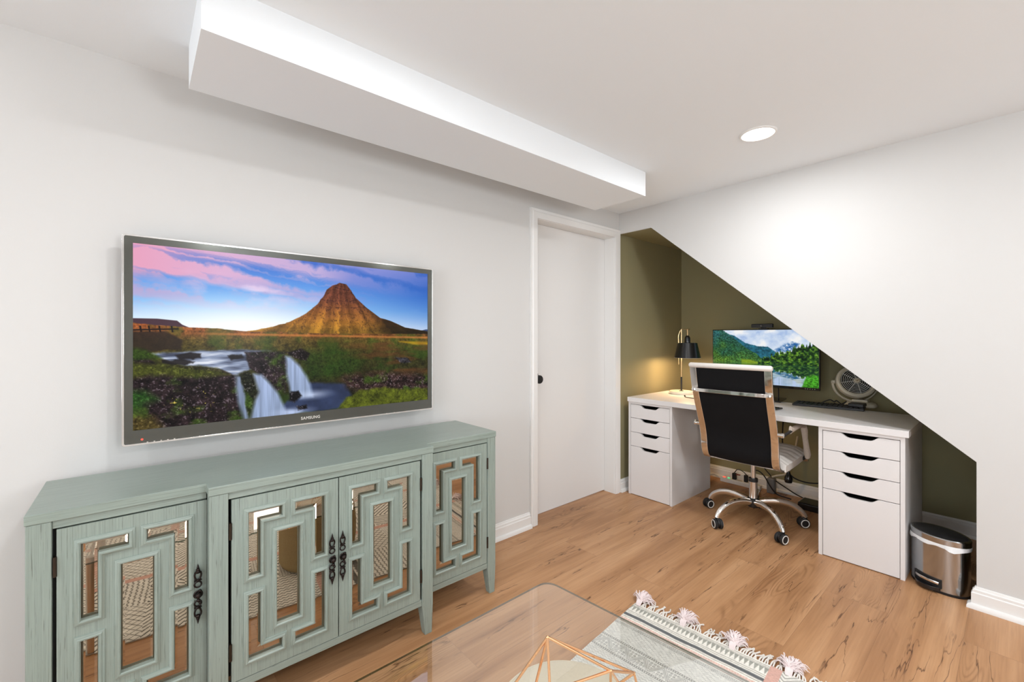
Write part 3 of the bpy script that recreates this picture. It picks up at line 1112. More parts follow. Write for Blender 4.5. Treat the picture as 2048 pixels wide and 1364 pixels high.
    def rock(pts, base, soft=.006, moss=0.0, mcol=(58, 84, 24)):
        nonlocal img
        m_ = pmask(Wn, Vn, pts, soft)
        c_ = np.array(base, float) * rocktex[..., None]
        c_ = over(c_, np.clip((n3 - 0.62) * 8, 0, 1) * 0.5, (150, 140, 150))
        if moss:
            c_ = over(c_, np.clip((n1 - (0.62 - moss * 0.3)) * 6, 0, 1) * 0.8, np.array(mcol) * (0.5 + n3[..., None]))
        img = img * (1 - m_[..., None]) + c_ * m_[..., None]
    rock([(.29, .595), (.357, .585), (.417, .600), (.428, .758), (.417, .86), (.389, .84), (.357, .77), (.331, .727), (.305, .693)], (62, 48, 52), moss=.35)
    rock([(.42, .60), (.47, .575), (.50, .61), (.49, .66), (.45, .64)], (52, 40, 40))
    rock([(-.1, .60), (.03, .60), (.06, .66), (.128, .664), (.227, .697), (.262, .735), (.268, .802), (.272, .894), (.294, 1.1), (-.1, 1.1)], (58, 42, 46), moss=.2)
    mossy = pmask(Wn, Vn, [(-.1, .62), (.057, .65), (.13, .67), (.22, .70), (.25, .73), (.14, .73), (.05, .71), (-.1, .74)], .012)
    img = over(img, mossy * 0.8, np.array((84, 92, 26)) * (0.35 + 1.1 * n3[..., None]))
    img = over(img, pmask(Wn, Vn, [(-.1, .53), (.03, .57), (.07, .62), (-.1, .63)], .01) * .8, np.array((50, 78, 20)) * (0.4 + 1.1 * n3[..., None]))
    img = over(img, pmask(Wn, Vn, [(-.1, .78), (.03, .79), (.06, .84), (.02, .88), (-.1, .88)], .02) * .7, np.array((40, 96, 24)) * (0.4 + n3[..., None]))
    img = over(img, np.clip((fractal(h, w, 120, 200, 1, 23) - .88) * 14, 0, 1) * pmask(U, V, [(.08, .8), (.2, .8), (.2, .93), (.08, .93)], .03), (210, 190, 90))
    img = over(img, pmask(Wn, Vn, [(-.1, .92), (.05, .93), (.10, 1.1), (-.1, 1.1)], .02) * .6, np.array((110, 96, 34)) * (0.3 + 1.2 * n3[..., None]))
    # pool
    pl = pmask(Wn, Vn, [(.49, .80), (.636, .83), (.655, .912), (.609, 1.0), (.40, 1.0), (.41, .93), (.46, .88)], .01)
    img = over(img, pl, np.array((46, 56, 84)) * (0.7 + 0.6 * n1[..., None]))
    # right bank
    rock([(.62, .775), (.78, .765), (1.1, .82), (1.1, .935), (.70, .89), (.64, .86)], (82, 58, 56), soft=.025, moss=.1)
    img = over(img, pmask(Wn, Vn, [(.69, .883), (.80, .875), (.874, .902), (1.1, .92), (1.1, 1.1), (.60, 1.1), (.61, .995), (.636, .93)], .010),
               np.array((84, 92, 26)) * (0.05 + 0.9 * n2[..., None] + .8 * n3[..., None]))
    rock([(.84, .655), (.90, .66), (.92, .70), (.87, .70)], (84, 80, 88))
    # waterfalls

    def fall(pts, x0, x1, top=(176, 194, 232), bot=(150, 168, 200), soft=.012, bright=1.0):
        nonlocal img
        m_ = pmask(U + (n1 - .5) * .006, V, pts, soft)
        strands = fractal(h, w, 3, 150, 3, int(x0 * 1000))
        vv = np.clip((V - pts[0][1]) / 0.3, 0, 1)
        c_ = ramp_np(vv, [(0, top), (1, bot)]) * (0.72 + 0.36 * strands)[..., None] * bright
        img = img * (1 - m_[..., None]) + c_ * m_[..., None]
    fall([(.262, .738), (.278, .735), (.292, .846), (.303, 1.01), (.290, 1.01), (.27, .894)], .262, .3, bright=.85)
    rock([(.275, .732), (.305, .714), (.332, .841), (.318, .891), (.307, 1.01), (.294, .93), (.290, .84)], (46, 50, 30), moss=.5)
    fall([(.315, .728), (.340, .735), (.362, .78), (.395, .86), (.420, .968), (.475, .985), (.389, 1.05), (.302, 1.05), (.322, .89), (.332, .84)], .315, .4)
    fall([(.419, .625), (.434, .630), (.465, .69), (.490, .76), (.503, .82), (.512, .90), (.468, .905), (.434, .86), (.422, .736)], .42, .5)
    mist = np.clip(1 - np.hypot((U - .51) * 1.6, (V - .885) * 3.4) / .15, 0, 1)
    img = over(img, mist ** 1.3 * .75, (204, 216, 244))
    mist = np.clip(1 - np.hypot((U - .44) * 1.4, (V - .985) * 3.4) / .14, 0, 1)
    img = over(img, mist ** 1.3 * .7, (196, 208, 240))
    rock([(.43, .86), (.46, .85), (.475, .89), (.45, .93), (.43, .91)], (34, 32, 38))
    rock([(.455, .955), (.49, .95), (.495, .975), (.46, .98)], (30, 28, 34))
    return np.clip(img * 1.02, 0, 255)


def paint_lake(w=420, h=240):
    U, V = np.meshgrid(np.linspace(0, 1, w), np.linspace(0, 1, h))
    n1 = fractal(h, w, 6, 9, 5, 31)
    n2 = fractal(h, w, 28, 44, 4, 32)
    n3 = fractal(h, w, 60, 100, 3, 33)
    jag = fractal(4, w, 2, 70, 3, 34)[0][None, :] * np.ones((h, 1))
    img = ramp_np(V / 0.5, [(0, (196, 214, 240)), (1, (232, 240, 250))])
    img = over(img, np.clip((n1 - .45) * 4, 0, 1), (250, 250, 252))
    img = over(img, np.clip((.42 - n1) * 5, 0, 1) * np.clip(1 - V / .4, 0, 1), (150, 178, 226))
    # far blue peaks through cloud
    m_ = pmask(U, V + (n2 - .5) * .05, [(.60, .40), (.70, .28), (.78, .22), (.84, .26), (.80, .36), (.74, .40)], .02)
    img = over(img, m_ * np.clip((n2 - .3) * 3, 0, 1), (40, 96, 160))
    # middle blue-green ridge
    m_ = pmask(U, V + (n3 - .5) * .02, [(.0, .0), (.22, .10), (.34, .24), (.46, .30), (.56, .31), (.66, .44), (.66, .62), (.0, .62)], .006)
    img = over(img, m_, np.array((38, 96, 116)) * (.5 + n2[..., None]))
    # left forested slope
    m_ = pmask(U, V + (n3 - .5) * .03, [(-.1, -.1), (.11, 0), (.22, .14), (.34, .33), (.45, .44), (.52, .56), (.60, .62), (-.1, .75)], .005)
    lf = ramp_np(np.clip(V * 1.4 + (n1 - .5), 0, 1), [(0, (44, 92, 92)), (.4, (42, 86, 56)), (1, (92, 128, 40))])
    img = img * (1 - m_[..., None]) + (lf * (.3 + 1.4 * n3[..., None])) * m_[..., None]
    img = over(img, pmask(U, V, [(.30, .55), (.38, .55), (.5, .615), (.46, .64), (.30, .62)], .015) * .7, (160, 184, 40))
    # right tree wall with pointed tops
    top = .66 - .44 * np.clip((U - .46) / .54, 0, 1) ** .55 - (jag - .5) * .17
    m_ = np.clip((V - top) / .008, 0, 1) * np.clip((U - .455) / .01, 0, 1)
    tc_ = ramp_np(n2, [(.25, (14, 30, 22)), (.5, (42, 76, 34)), (.7, (96, 136, 42))])
    img = img * (1 - m_[..., None]) + (tc_ * (.4 + 1.2 * n3[..., None])) * m_[..., None]
    # lake: mirrored and darker
    sh = int(h * .62)
    refl = img[:sh][::-1]
    yy = np.clip(((np.arange(h - sh)) * 1.55).astype(int), 0, sh - 1)
    lake = refl[yy] * .72 + np.array((10, 22, 18))
    rip = fractal(h - sh, w, 30, 6, 3, 36)
    lake = lake * (.75 + .5 * rip[..., None])
    img[sh:] = lake
    m_ = pmask(U, V, [(.58, .93), (.66, .84), (.74, .86), (.80, .90), (.84, .96), (.84, 1.1), (.50, 1.1)], .01)
    img = over(img, m_ * (.4 + .6 * np.clip((jag - .35) * 3, 0, 1)), (186, 204, 236))
    m_ = pmask(U, V + (n2 - .5) * .06, [(.90, .80), (1.1, .74), (1.1, 1.1), (.86, 1.0)], .01)
    img = over(img, m_, np.array((70, 150, 40)) * (.3 + 1.3 * n3[..., None]))
    return np.clip(img * 1.03, 0, 255)


# ================================================================ television
tv = thing('television', 'large flat television on the white wall showing a cone mountain and waterfalls', 'television', (-2.2565, -0.012, 0.829))
TX0, TX1, TZ0, TZ1, TY = -2.838, -1.675, 0.829, 1.531, -0.080


def rrect(x0, x1, z0, z1, r, n=5):
    pts = []
    for (cx, cz, a0) in ((x1 - r, z1 - r, 0), (x0 + r, z1 - r, 90), (x0 + r, z0 + r, 180), (x1 - r, z0 + r, 270)):
        for k in range(n + 1):
            a = math.radians(a0 + 90 * k / n)
            pts.append((cx + r * math.cos(a), cz + r * math.sin(a)))
    return pts


def ring_frame(mb, outer, inner, y0, y1):
    n = len(outer)
    A = [(p[0], y0, p[1]) for p in outer]
    B = [(p[0], y0, p[1]) for p in inner]
    C_ = [(p[0], y1, p[1]) for p in outer]
    D = [(p[0], y1, p[1]) for p in inner]
    f = []
    for j in range(n):
        k = (j + 1) % n
        f += [(j, k, n + k, n + j), (2 * n + j, 3 * n + j, 3 * n + k, 2 * n + k), (j, 2 * n + j, 2 * n + k, k), (n + j, n + k, 3 * n + k, 3 * n + j)]
    mb.add(A + B + C_ + D, f)


MB().prism([(p[0], TY + 0.032, p[1]) for p in rrect(TX0 + 0.02, TX1 - 0.02, TZ0 + 0.02, TZ1 - 0.02, 0.02)], (0, -0.026, 0)).build('back_shell', M['matte_black'], parent=tv)
MB().box(-2.45, -2.05, -0.048, -0.0005, 1.02, 1.32).build('wall_bracket', M['matte_black'], parent=tv)
mb = MB()
ring_frame(mb, rrect(TX0, TX1, TZ0, TZ1, 0.008), rrect(TX0 + 0.006, TX1 - 0.006, TZ0 + 0.006, TZ1 - 0.006, 0.005), TY - 0.001, TY + 0.008)
mb.build('edge_trim', M['acrylic'], parent=tv, bevel=0.0008)
MX0, MX1, MZ0, MZ1 = -2.810, -1.7045, 0.879, 1.503
mb = MB()
ring_frame(mb, rrect(TX0 + 0.006, TX1 - 0.006, TZ0 + 0.006, TZ1 - 0.006, 0.005), rrect(MX0, MX1, MZ0, MZ1, 0.0005), TY, TY + 0.02)
mb.build('bezel', M['tv_bezel'], parent=tv)
picture_mesh('screen', paint_volcano(), (MX0 - 0.001, TY + 0.003, MZ1 + 0.001), (MX1 - MX0 + 0.002, 0, 0), (0, 0, MZ0 - MZ1 - 0.002), screen_mat('television_picture', 1.0), tv)
mb = MB()
for k in range(5):
    mb.box(-2.775 + 0.018 * k, -2.771 + 0.018 * k, TY - 0.0016, TY, TZ0 + 0.0065, TZ0 + 0.0085)
mb.build('touch_marks', M['silver_text'], parent=tv)
MB().sphere((-2.787, TY + 0.0005, TZ0 + 0.018), 0.0035, 12).build('indicator', M['led_red'], parent=tv)


def text_mesh(name, body, size, loc, rot, material, parent, depth=0.0006, xscale=1.0, align='CENTER'):
    cu = bpy.data.curves.new(name, 'FONT')
    cu.body = body
    cu.size = size
    cu.extrude = depth
    cu.offset = size * 0.022
    cu.align_x = align
    cu.align_y = 'CENTER'
    cu.space_character = 1.12
    tmp = bpy.data.objects.new(name + '_src', cu)
    COL.objects.link(tmp)
    dg = bpy.context.evaluated_depsgraph_get()
    me = bpy.data.meshes.new_from_object(tmp.evaluated_get(dg))
    bpy.data.objects.remove(tmp)
    mtx = Matrix.Translation(Vector(loc) - world_loc(parent)) @ rot @ Matrix.Diagonal((xscale, 1, 1, 1))
    me.transform(mtx)
    me.materials.clear()
    me.materials.append(material)
    o = bpy.data.objects.new(name, me)
    COL.objects.link(o)
    o.parent = parent
    return o


text_mesh('logo', 'SAMSUNG', 0.0165, (-2.254, TY - 0.0004, 0.8555), Matrix.Rotation(math.radians(90), 4, 'X'), M['silver_text'], tv, xscale=0.92)
#==PART3==

# ================================================================ desk: two drawer units and a worktop
DXF = 0.035
UY1, UY0 = -0.062, -0.418      # left unit, near the door


def scoop(y0, y1, z0, z1):
    """drawer front outline with the dipped finger grip in the top edge"""
    w = y1 - y0
    c = (y0 + y1) / 2
    pts = [(y0, z0), (y0, z1)]
    dip = [(-0.083, 0.0), (-0.076, -0.0015), (-0.068, -0.007), (-0.060, -0.014), (-0.052, -0.019), (-0.044, -0.0215), (-0.036, -0.022)]
    pts += [(c + a, z1 + b) for a, b in dip]
    pts += [(c - a, z1 + b) for a, b in reversed(dip)]
    pts += [(y1, z1), (y1, z0)]
    return pts


def drawer_unit(label):
    t = thing('drawer_unit', label, 'drawer unit', (DXF, (UY0 + UY1) / 2, 0), 'white drawer units under the desk')
    mb = MB()
    mb.box(DXF, DXF + 0.58, UY0, UY0 + 0.018, 0.0, 0.70)
    mb.box(DXF, DXF + 0.58, UY1 - 0.018, UY1, 0.0, 0.70)
    mb.box(DXF, DXF + 0.58, UY0 + 0.018, UY1 - 0.018, 0.683, 0.70)
    mb.box(DXF + 0.03, DXF + 0.58, UY0 + 0.018, UY1 - 0.018, 0.0, 0.018)
    mb.box(DXF + 0.57, DXF + 0.58, UY0 + 0.018, UY1 - 0.018, 0.018, 0.683)
    mb.build('carcass', M['lam'], parent=t, bevel=0.0008)
    for (z0, z1) in ((0.004, 0.366), (0.369, 0.471), (0.474, 0.577), (0.580, 0.680)):
        pts = scoop(UY0 + 0.020, UY1 - 0.020, z0, z1)
        d = MB().prism([(DXF + 0.0005, y, z) for y, z in pts], (0.017, 0, 0)).build('drawer', M['lam'], parent=t, bevel=0.0012)
        MB().box(DXF + 0.019, DXF + 0.50, UY0 + 0.026, UY1 - 0.026, z0 + 0.012, z1 - 0.040).build('drawer_box', M['lam_shade'], parent=d)
    return t


u1 = drawer_unit('white drawer unit beside the white door, lit by the lamp')
u2 = copy_tree(u1)
u2.location.y += -1.637 + 0.418
u2['label'] = 'white drawer unit beside the steel bin under the low slope'

WT = MB().box(0.022, 0.622, -1.652, -0.060, 0.7005, 0.734).build('desktop', M['lam'], bevel=0.0015, origin=(0.32, -0.85, 0.7005))
tag(WT, 'long white desktop laid across the two drawer units', 'desktop')
DZT = 0.7345

# ---- desk lamp
LPX, LPY = 0.50, -0.240
lamp = thing('desk_lamp', 'black and brass desk lamp with a round marble base, switched on', 'lamp', (LPX, LPY, DZT))
bp_ = [(0.0, 0.0), (0.089, 0.0), (0.092, 0.002), (0.092, 0.019), (0.089, 0.022), (0.0, 0.022)]
MB().lathe(bp_, (LPX, LPY, DZT), seg=48).build('base', M['marble'], parent=lamp)
mb = MB()
mb.lathe([(0.017, 0), (0.017, 0.004), (0.006, 0.006), (0.0, 0.006)], (LPX, LPY, DZT + 0.0215), seg=20)
mb.tube([(LPX, LPY, DZT + 0.02), (LPX, LPY, DZT + 0.135)], 0.0065, 12)
mb.build('stem', M['matte_black'], parent=lamp)
mb = MB()
mb.tube([(LPX, LPY, DZT + 0.13), (LPX, LPY, DZT + 0.517)], 0.0055, 12)
# direction towards the photo's right, in which the arm reaches
ar = Vector((0.758, -0.652, 0))
p0 = Vector((LPX, LPY, DZT + 0.515))
mb.tube(lerp_path([p0 - ar * 0.022 - Vector((0, 0, 0.28)), p0 - ar * 0.024 - Vector((0, 0, 0.10)), p0 - ar * 0.024 - Vector((0, 0, 0.05)), p0 - ar * 0.010 - Vector((0, 0, 0.012)), p0]), 0.0032, 8)
mb.tube([p0 - ar * 0.003, p0 + ar * 0.062], 0.0035, 10)
sc_ = p0 + ar * 0.048
mb.tube([sc_, sc_ - Vector((0, 0, 0.055))], 0.0048, 10)
mb.torus(p0 + ar * 0.062, 0.005, 0.002, (0, 0, 1), 12, 6)
mb.build('arm', M['brass'], parent=lamp)
zb = DZT + 0.288
prof_o = [(0.100, zb), (0.073, zb + 0.118), (0.022, zb + 0.122), (0.022, zb + 0.155), (0.018, zb + 0.168), (0.008, zb + 0.178), (0.0, zb + 0.178)]
shade = MB().lathe(prof_o, (sc_.x, sc_.y, 0), seg=48, cap=False).build('shade', M['shade_out'], parent=lamp)
MB().lathe([(0.1002, zb - 0.0015), (0.0985, zb), (0.0715, zb + 0.1165), (0.0, zb + 0.1175)], (sc_.x, sc_.y, 0), seg=48, cap=False).build('shade_lining', M['shade_in'], parent=shade)
MB().sphere((sc_.x, sc_.y, zb + 0.055), 0.026, 20, sz=1.2).lathe([(0.013, 0.07), (0.013, 0.11)], (sc_.x, sc_.y, zb), seg=16).build('bulb', M['bulb'], parent=lamp)
bl = bpy.data.lights.new('desk_lamp_glow', 'POINT')
bl.energy = 9.0
bl.color = (1.0, 0.66, 0.36)
bl.shadow_soft_size = 0.028
blo = bpy.data.objects.new('desk_lamp_glow', bl)
blo.location = (sc_.x, sc_.y, zb + 0.022)
COL.objects.link(blo)
# lamp cord lying on the desk by the chair
mb = MB().tube(lerp_path([(0.37, -0.335, DZT + 0.003), (0.33, -0.36, DZT + 0.004), (0.30, -0.40, DZT + 0.004), (0.30, -0.50, DZT + 0.004), (0.36, -0.62, DZT + 0.004)]), 0.0028, 8)
mb.tube([(0.37, -0.335, DZT + 0.0055), (0.345, -0.350, DZT + 0.006)], 0.0055, 8)
tag(mb.build('audio_cable', M['rubber'], origin=(0.34, -0.40, DZT)), 'thin black cable with a plug lying on the desk beside the lamp base', 'cable')

# ---- monitor
MXF = 0.700
mon = thing('monitor', 'wide computer monitor on the desk showing a green lake forest', 'monitor', (MXF + 0.03, -0.76, DZT))
my0, my1, mz0, mz1 = -1.122, -0.397, 0.822, 1.246
MB().box(MXF + 0.001, MXF + 0.022, my0, my1, mz0, mz1).build('casing', M['matte_black'], parent=mon, bevel=0.003)
MB().box(MXF + 0.02, MXF + 0.05, -0.98, -0.54, 0.90, 1.16).build('rear_housing', M['matte_black'], parent=mon, bevel=0.01)
MB().box(MXF - 0.0012, MXF + 0.002, my0, my1, mz0, mz0 + 0.017).build('chin', M['gloss_black'], parent=mon, bevel=0.0005)
mb = MB()
for k in range(5):
    mb.box(MXF - 0.0018, MXF - 0.001, -1.04 - 0.014 * k, -1.036 - 0.014 * k, mz0 + 0.007, mz0 + 0.010)
mb.build('button_marks', M['silver_text'], parent=mon)
picture_mesh('screen', paint_lake(), (MXF, my1 - 0.006, mz1 - 0.006), (0, my0 - my1 + 0.012, 0), (0, 0, mz0 - mz1 + 0.024), screen_mat('monitor_picture', 0.85), mon)
mb = MB()
mb.tube([(MXF + 0.035, -0.775, DZT + 0.006), (MXF + 0.035, -0.775, 1.0)], 0.022, 12, sx=0.7)
mb.tube([(MXF + 0.02, -0.865, DZT + 0.01), (MXF + 0.02, -0.865, 0.85)], 0.004, 8)
mb.build('stand', M['matte_black'], parent=mon)
mb = MB()
mb.prism([(0.56, -0.62, DZT), (0.56, -0.93, DZT), (0.78, -0.90, DZT), (0.78, -0.65, DZT)], (0, 0, 0.010))
mb.build('stand_foot', M['gloss_black'], parent=mon, bevel=0.003)
# webcam on the monitor
wc = thing('webcam', 'black bar webcam clipped on top of the monitor', 'webcam', (MXF, -0.765, 1.246))
MB().box(MXF - 0.030, MXF - 0.002, -0.843, -0.697, 1.257, 1.286).build('body', M['matte_black'], parent=wc, bevel=0.006)
MB().lathe([(0.0075, 0), (0.0075, 0.003), (0.006, 0.004), (0.0, 0.0035)], (MXF - 0.029, -0.767, 1.2715), (-1, 0, 0), 20).build('lens', M['lens'], parent=wc)
MB().box(MXF - 0.022, MXF + 0.018, -0.805, -0.745, 1.2465, 1.252).box(MXF - 0.018, MXF - 0.006, -0.79, -0.76, 1.250, 1.260).build('clip', M['matte_black'], parent=wc, bevel=0.002)

# ---- things on the right part of the desk
kb = thing('keyboard', 'black keyboard lying on the desk in front of the fan', 'keyboard', (0.60, -1.20, DZT))
mb = MB()
mb.prism([(0.505, -1.015, DZT), (0.555, -1.385, DZT), (0.690, -1.37, DZT), (0.655, -1.00, DZT)], (0, 0, 0.014))
mb.build('body', M['matte_black'], parent=kb, bevel=0.003)
for r in range(4):
    for c in range(14):
        t0, t1 = (c + 0.12) / 14.0, (c + 0.88) / 14.0
        s0, s1 = 0.10 + r * 0.21, 0.10 + r * 0.21 + 0.17
        P_ = lambda s, t: (0.505 + 0.150 * s + 0.050 * t, -1.018 - 0.366 * t + 0.015 * s, DZT + 0.014)
        MB().prism([P_(s0, t0), P_(s0, t1), P_(s1, t1), P_(s1, t0)], (0, 0, 0.0045)).build('key', M['rubber'], parent=kb)
hub = thing('black_box', 'small black box at the end of the keyboard in front of the fan', 'box', (0.63, -1.34, DZT + 0.02))
MB().box(0.575, 0.665, -1.378, -1.300, DZT + 0.0195, DZT + 0.040).build('body', M['matte_black'], parent=hub, bevel=0.004)
cords = lerp_path([(0.70, -1.13, DZT + 0.004), (0.69, -1.15, DZT + 0.022), (0.70, -1.18, DZT + 0.036), (0.71, -1.20, DZT + 0.024), (0.70, -1.215, DZT + 0.034), (0.71, -1.24, DZT + 0.014), (0.72, -1.262, DZT + 0.030), (0.735, -1.235, DZT + 0.010), (0.76, -1.21, DZT + 0.003), (0.80, -1.18, DZT + 0.003)])
tag(MB().tube(cords, 0.0035, 8).build('power_cable', M['rubber'], origin=(0.7, -1.2, DZT)), 'black cable coiled on the desk behind the keyboard', 'cable')
ph = thing('phone', 'black smartphone near the front edge of the desk beside the chair', 'phone', (0.23, -1.00, DZT))
MB().prism([(0.17, -0.955, DZT), (0.165, -1.015, DZT), (0.285, -1.03, DZT), (0.292, -0.965, DZT)], (0, 0, 0.009)).build('body', M['gloss_black'], parent=ph, bevel=0.003)
MB().prism([(0.176, -0.961, DZT + 0.009), (0.171, -1.010, DZT + 0.009), (0.279, -1.024, DZT + 0.009), (0.286, -0.971, DZT + 0.009)], (0, 0, 0.0006)).build('screen', M['lens'], parent=ph)

# ---- air circulator fan
FX, FY = 0.800, -1.323
fan = thing('desk_fan', 'cream round air circulator fan tilted up on a swivel yoke', 'fan', (FX, FY, DZT))
mb = MB()
mb.lathe([(0.0, 0), (0.084, 0), (0.087, 0.006), (0.084, 0.020), (0.066, 0.030), (0.030, 0.034), (0.0, 0.034)], (FX, FY, DZT), seg=40, sx=0.9)
mb.build('base', M['cream_plastic'], parent=fan)
MB().box(FX - 0.035, FX + 0.035, FY - 0.042, FY + 0.042, DZT + 0.030, DZT + 0.046).build('yoke_mount', M['cream_plastic'], parent=fan, bevel=0.006)
fc = Vector((FX - 0.01, FY + 0.028, DZT + 0.153))
look = Vector((-0.80, -0.38, 0.42)).normalized()
side = look.cross(Vector((0, 0, 1))).normalized()
mb = MB()
R_ = 0.116
arc = [fc + side * (R_ * 1.06 * math.sin(a)) + Vector((0, 0, -R_ * 1.06 * math.cos(a))) for a in (math.radians(-88 + 176 * k / 26) for k in range(27))]
mb.tube(arc, 0.0085, 10, sx=0.6, sy=1.3)
for s in (-1, 1):
    mb.lathe([(0.012, -0.004), (0.012, 0.010), (0.006, 0.014), (0, 0.014)], fc + side * (s * R_ * 1.0), side * s, 16)
mb.build('yoke', M['cream_plastic'], parent=fan)
mb = MB()
mb.lathe([(0.082, 0.022), (0.086, 0.030), (0.096, 0.034), (0.107, 0.026), (0.109, 0.008), (0.104, -0.016), (0.088, -0.050), (0.055, -0.070), (0.0, -0.074)], fc, look, 56, cap=False)
mb.build('housing', M['cream_plastic'], parent=fan)
MB().lathe([(0.0, -0.005), (0.084, -0.005), (0.084, -0.001), (0.0, -0.001)], fc, look, 40).build('dark_duct', M['gap'], parent=fan)
mb = MB()
for k in range(3):
    q0 = Matrix.Rotation(math.radians(120 * k), 3, look)
    for j in range(8):
        pass
    pts1 = []
    for j in range(9):
        a = math.radians(-28 + 7 * j)
        pts1.append((a, j))
    verts = []
    for rr in (0.020, 0.050, 0.076):
        for (a, j) in pts1:
            dv = q0 @ (Matrix.Rotation(a, 3, look) @ side)
            verts.append(fc + dv * rr + look * (0.002 + 0.0018 * j))
    n_ = len(pts1)
    fs = [(i * n_ + j, i * n_ + j + 1, (i + 1) * n_ + j + 1, (i + 1) * n_ + j) for i in range(2) for j in range(n_ - 1)]
    mb.add(verts, fs)
mb.lathe([(0.020, 0.0), (0.020, 0.018), (0.0, 0.020)], fc, look, 20)
mb.build('blades', M['matte_black'], parent=fan)
mb = MB()
for k in range(1, 8):
    mb.torus(fc + look * (0.034 + 0.004 * (1 - (k / 8) ** 2)), 0.012 + 0.0098 * k, 0.0013, look, 48, 6)
for k in range(8):
    dv = Matrix.Rotation(math.radians(45 * k + 10), 3, look) @ side
    mb.tube([fc + dv * 0.016 + look * 0.038, fc + dv * 0.086 + look * 0.033], 0.0014, 6)
mb.build('grille', M['white_plastic'], parent=fan)
MB().lathe([(0.017, 0.034), (0.017, 0.042), (0.014, 0.045), (0, 0.045)], fc, look, 28).build('badge', M['cream_plastic'], parent=fan)
mb = MB()
p_ = fc + look * 0.0455
for (a, b) in (((-0.007, 0.006), (0.0, -0.006)), ((0.0, -0.006), (0.007, 0.006))):
    upv = side.cross(look)
    if upv.z < 0:
        upv = -upv
    mb.tube([p_ + side * a[0] + upv * a[1], p_ + side * b[0] + upv * b[1]], 0.0012, 6)
mb.build('badge_mark', M['brass'], parent=fan)

# ================================================================ office chair
HX, HY = 0.205, -0.885
ch = thing('office_chair', 'white leather swivel office chair with black sling back and chrome frame', 'chair', (HX, HY, 0))
# five star base
mb = MB()
mb.lathe([(0.0, 0.098), (0.030, 0.098), (0.034, 0.105), (0.034, 0.150), (0.028, 0.156), (0.0, 0.156)], (HX, HY, 0), seg=24)
mb.build('hub', M['matte_black'], parent=ch)
angs = [13, 85, 157, 231, 303]
RL = 0.288
AX = [(-.25, -.97), (-.45, -.89), (.758, -.652), (-.35, -.94), (-.75, -.66)]
for a, ax in zip(angs, AX):
    d = Vector((math.cos(math.radians(a)), math.sin(math.radians(a)), 0))
    c0 = Vector((HX, HY, 0))
    path = [c0 + d * r + Vector((0, 0, z)) for r, z in ((0.022, 0.130), (0.08, 0.143), (0.15, 0.146), (0.21, 0.134), (0.255, 0.108), (0.278, 0.083), (RL, 0.062))]
    pl = lerp_path(path, 5)
    n_ = len(pl)
    MB().tube(pl, [0.0205 - 0.0045 * k / n_ for k in range(n_)], 12, sx=0.85, sy=1.05).build('base_arm', M['chrome'], parent=ch)
    wc_ = c0 + d * (RL + 0.004)
    ax = Vector((*ax, 0)).normalized()
    fw = ax.cross(Vector((0, 0, 1)))
    cc_ = wc_ + fw * 0.012 + Vector((0, 0, 0.0305))
    mb = MB()
    mb.lathe([(0.0, -0.006), (0.024, -0.006), (0.024, 0.006), (0.0, 0.006)], cc_ + Vector((0, 0, 0.006)), ax, 24)
    mb.tube([wc_ + Vector((0, 0, 0.030)), wc_ + Vector((0, 0, 0.066))], 0.010, 12)
    cas = mb.build('caster', M['matte_black'], parent=ch)
    for s in (-1, 1):
        MB().lathe([(0.012, 0.008 * s), (0.0275, 0.008 * s), (0.030, 0.012 * s), (0.030, 0.022 * s), (0.027, 0.025 * s), (0.0, 0.026 * s)], cc_, ax, 30).build('wheel', M['rubber'], parent=cas)
        MB().torus(cc_ + ax * (0.0245 * s), 0.0225, 0.0030, ax, 30, 8).build('white_ring', M['white_plastic'], parent=cas)
mb = MB().tube([(HX, HY, 0.150), (HX, HY, 0.275)], 0.0245, 28)
mb.build('lift_sleeve', M['satin_chrome'], parent=ch)
MB().tube([(HX, HY, 0.26), (HX, HY, 0.282)], 0.0265, 24).build('sleeve_collar', M['matte_black'], parent=ch)
MB().tube([(HX, HY, 0.275), (HX, HY, 0.40)], 0.0145, 20).build('lift_column', M['satin_chrome'], parent=ch)
mb = MB().box(HX - 0.09, HX + 0.12, HY - 0.06, HY + 0.06, 0.385, 0.412)
mb.box(HX - 0.045, HX - 0.005, HY - 0.20, HY + 0.20, 0.400, 0.418)
mb.box(HX + 0.06, HX + 0.10, HY - 0.20, HY + 0.20, 0.400, 0.418)
mb.build('tilt_mechanism', M['matte_black'], parent=ch, bevel=0.005)
mb = MB().tube(lerp_path([(HX + 0.04, HY - 0.05, 0.395), (HX + 0.05, HY - 0.16, 0.392), (HX + 0.05, HY - 0.185, 0.390)]), 0.004, 8)
mb.tube([(HX + 0.05, HY - 0.16, 0.392), (HX + 0.05, HY - 0.19, 0.389)], 0.007, 12)
mb.build('height_lever', M['gloss_black'], parent=ch)

# side rails: one continuous chrome strip from the top of the back to the front of the seat
CYC = -0.905
RAIL = [(-0.215, 1.012), (-0.205, 0.95), (-0.190, 0.88), (-0.165, 0.80), (-0.130, 0.71), (-0.098, 0.62), (-0.085, 0.55), (-0.080, 0.50), (-0.062, 0.452), (-0.015, 0.424), (0.06, 0.420), (0.20, 0.424), (0.34, 0.432), (0.42, 0.424), (0.445, 0.395)]
RP = [Vector((x, 0, z)) for x, z in RAIL]
RC = lerp_path(RP, 5)


def hw(z):
    """half width of the chair at rail height z: a little wider at the top"""
    return 0.200 + 0.010 * max(0.0, min(1.0, (z - 0.45) / 0.56))


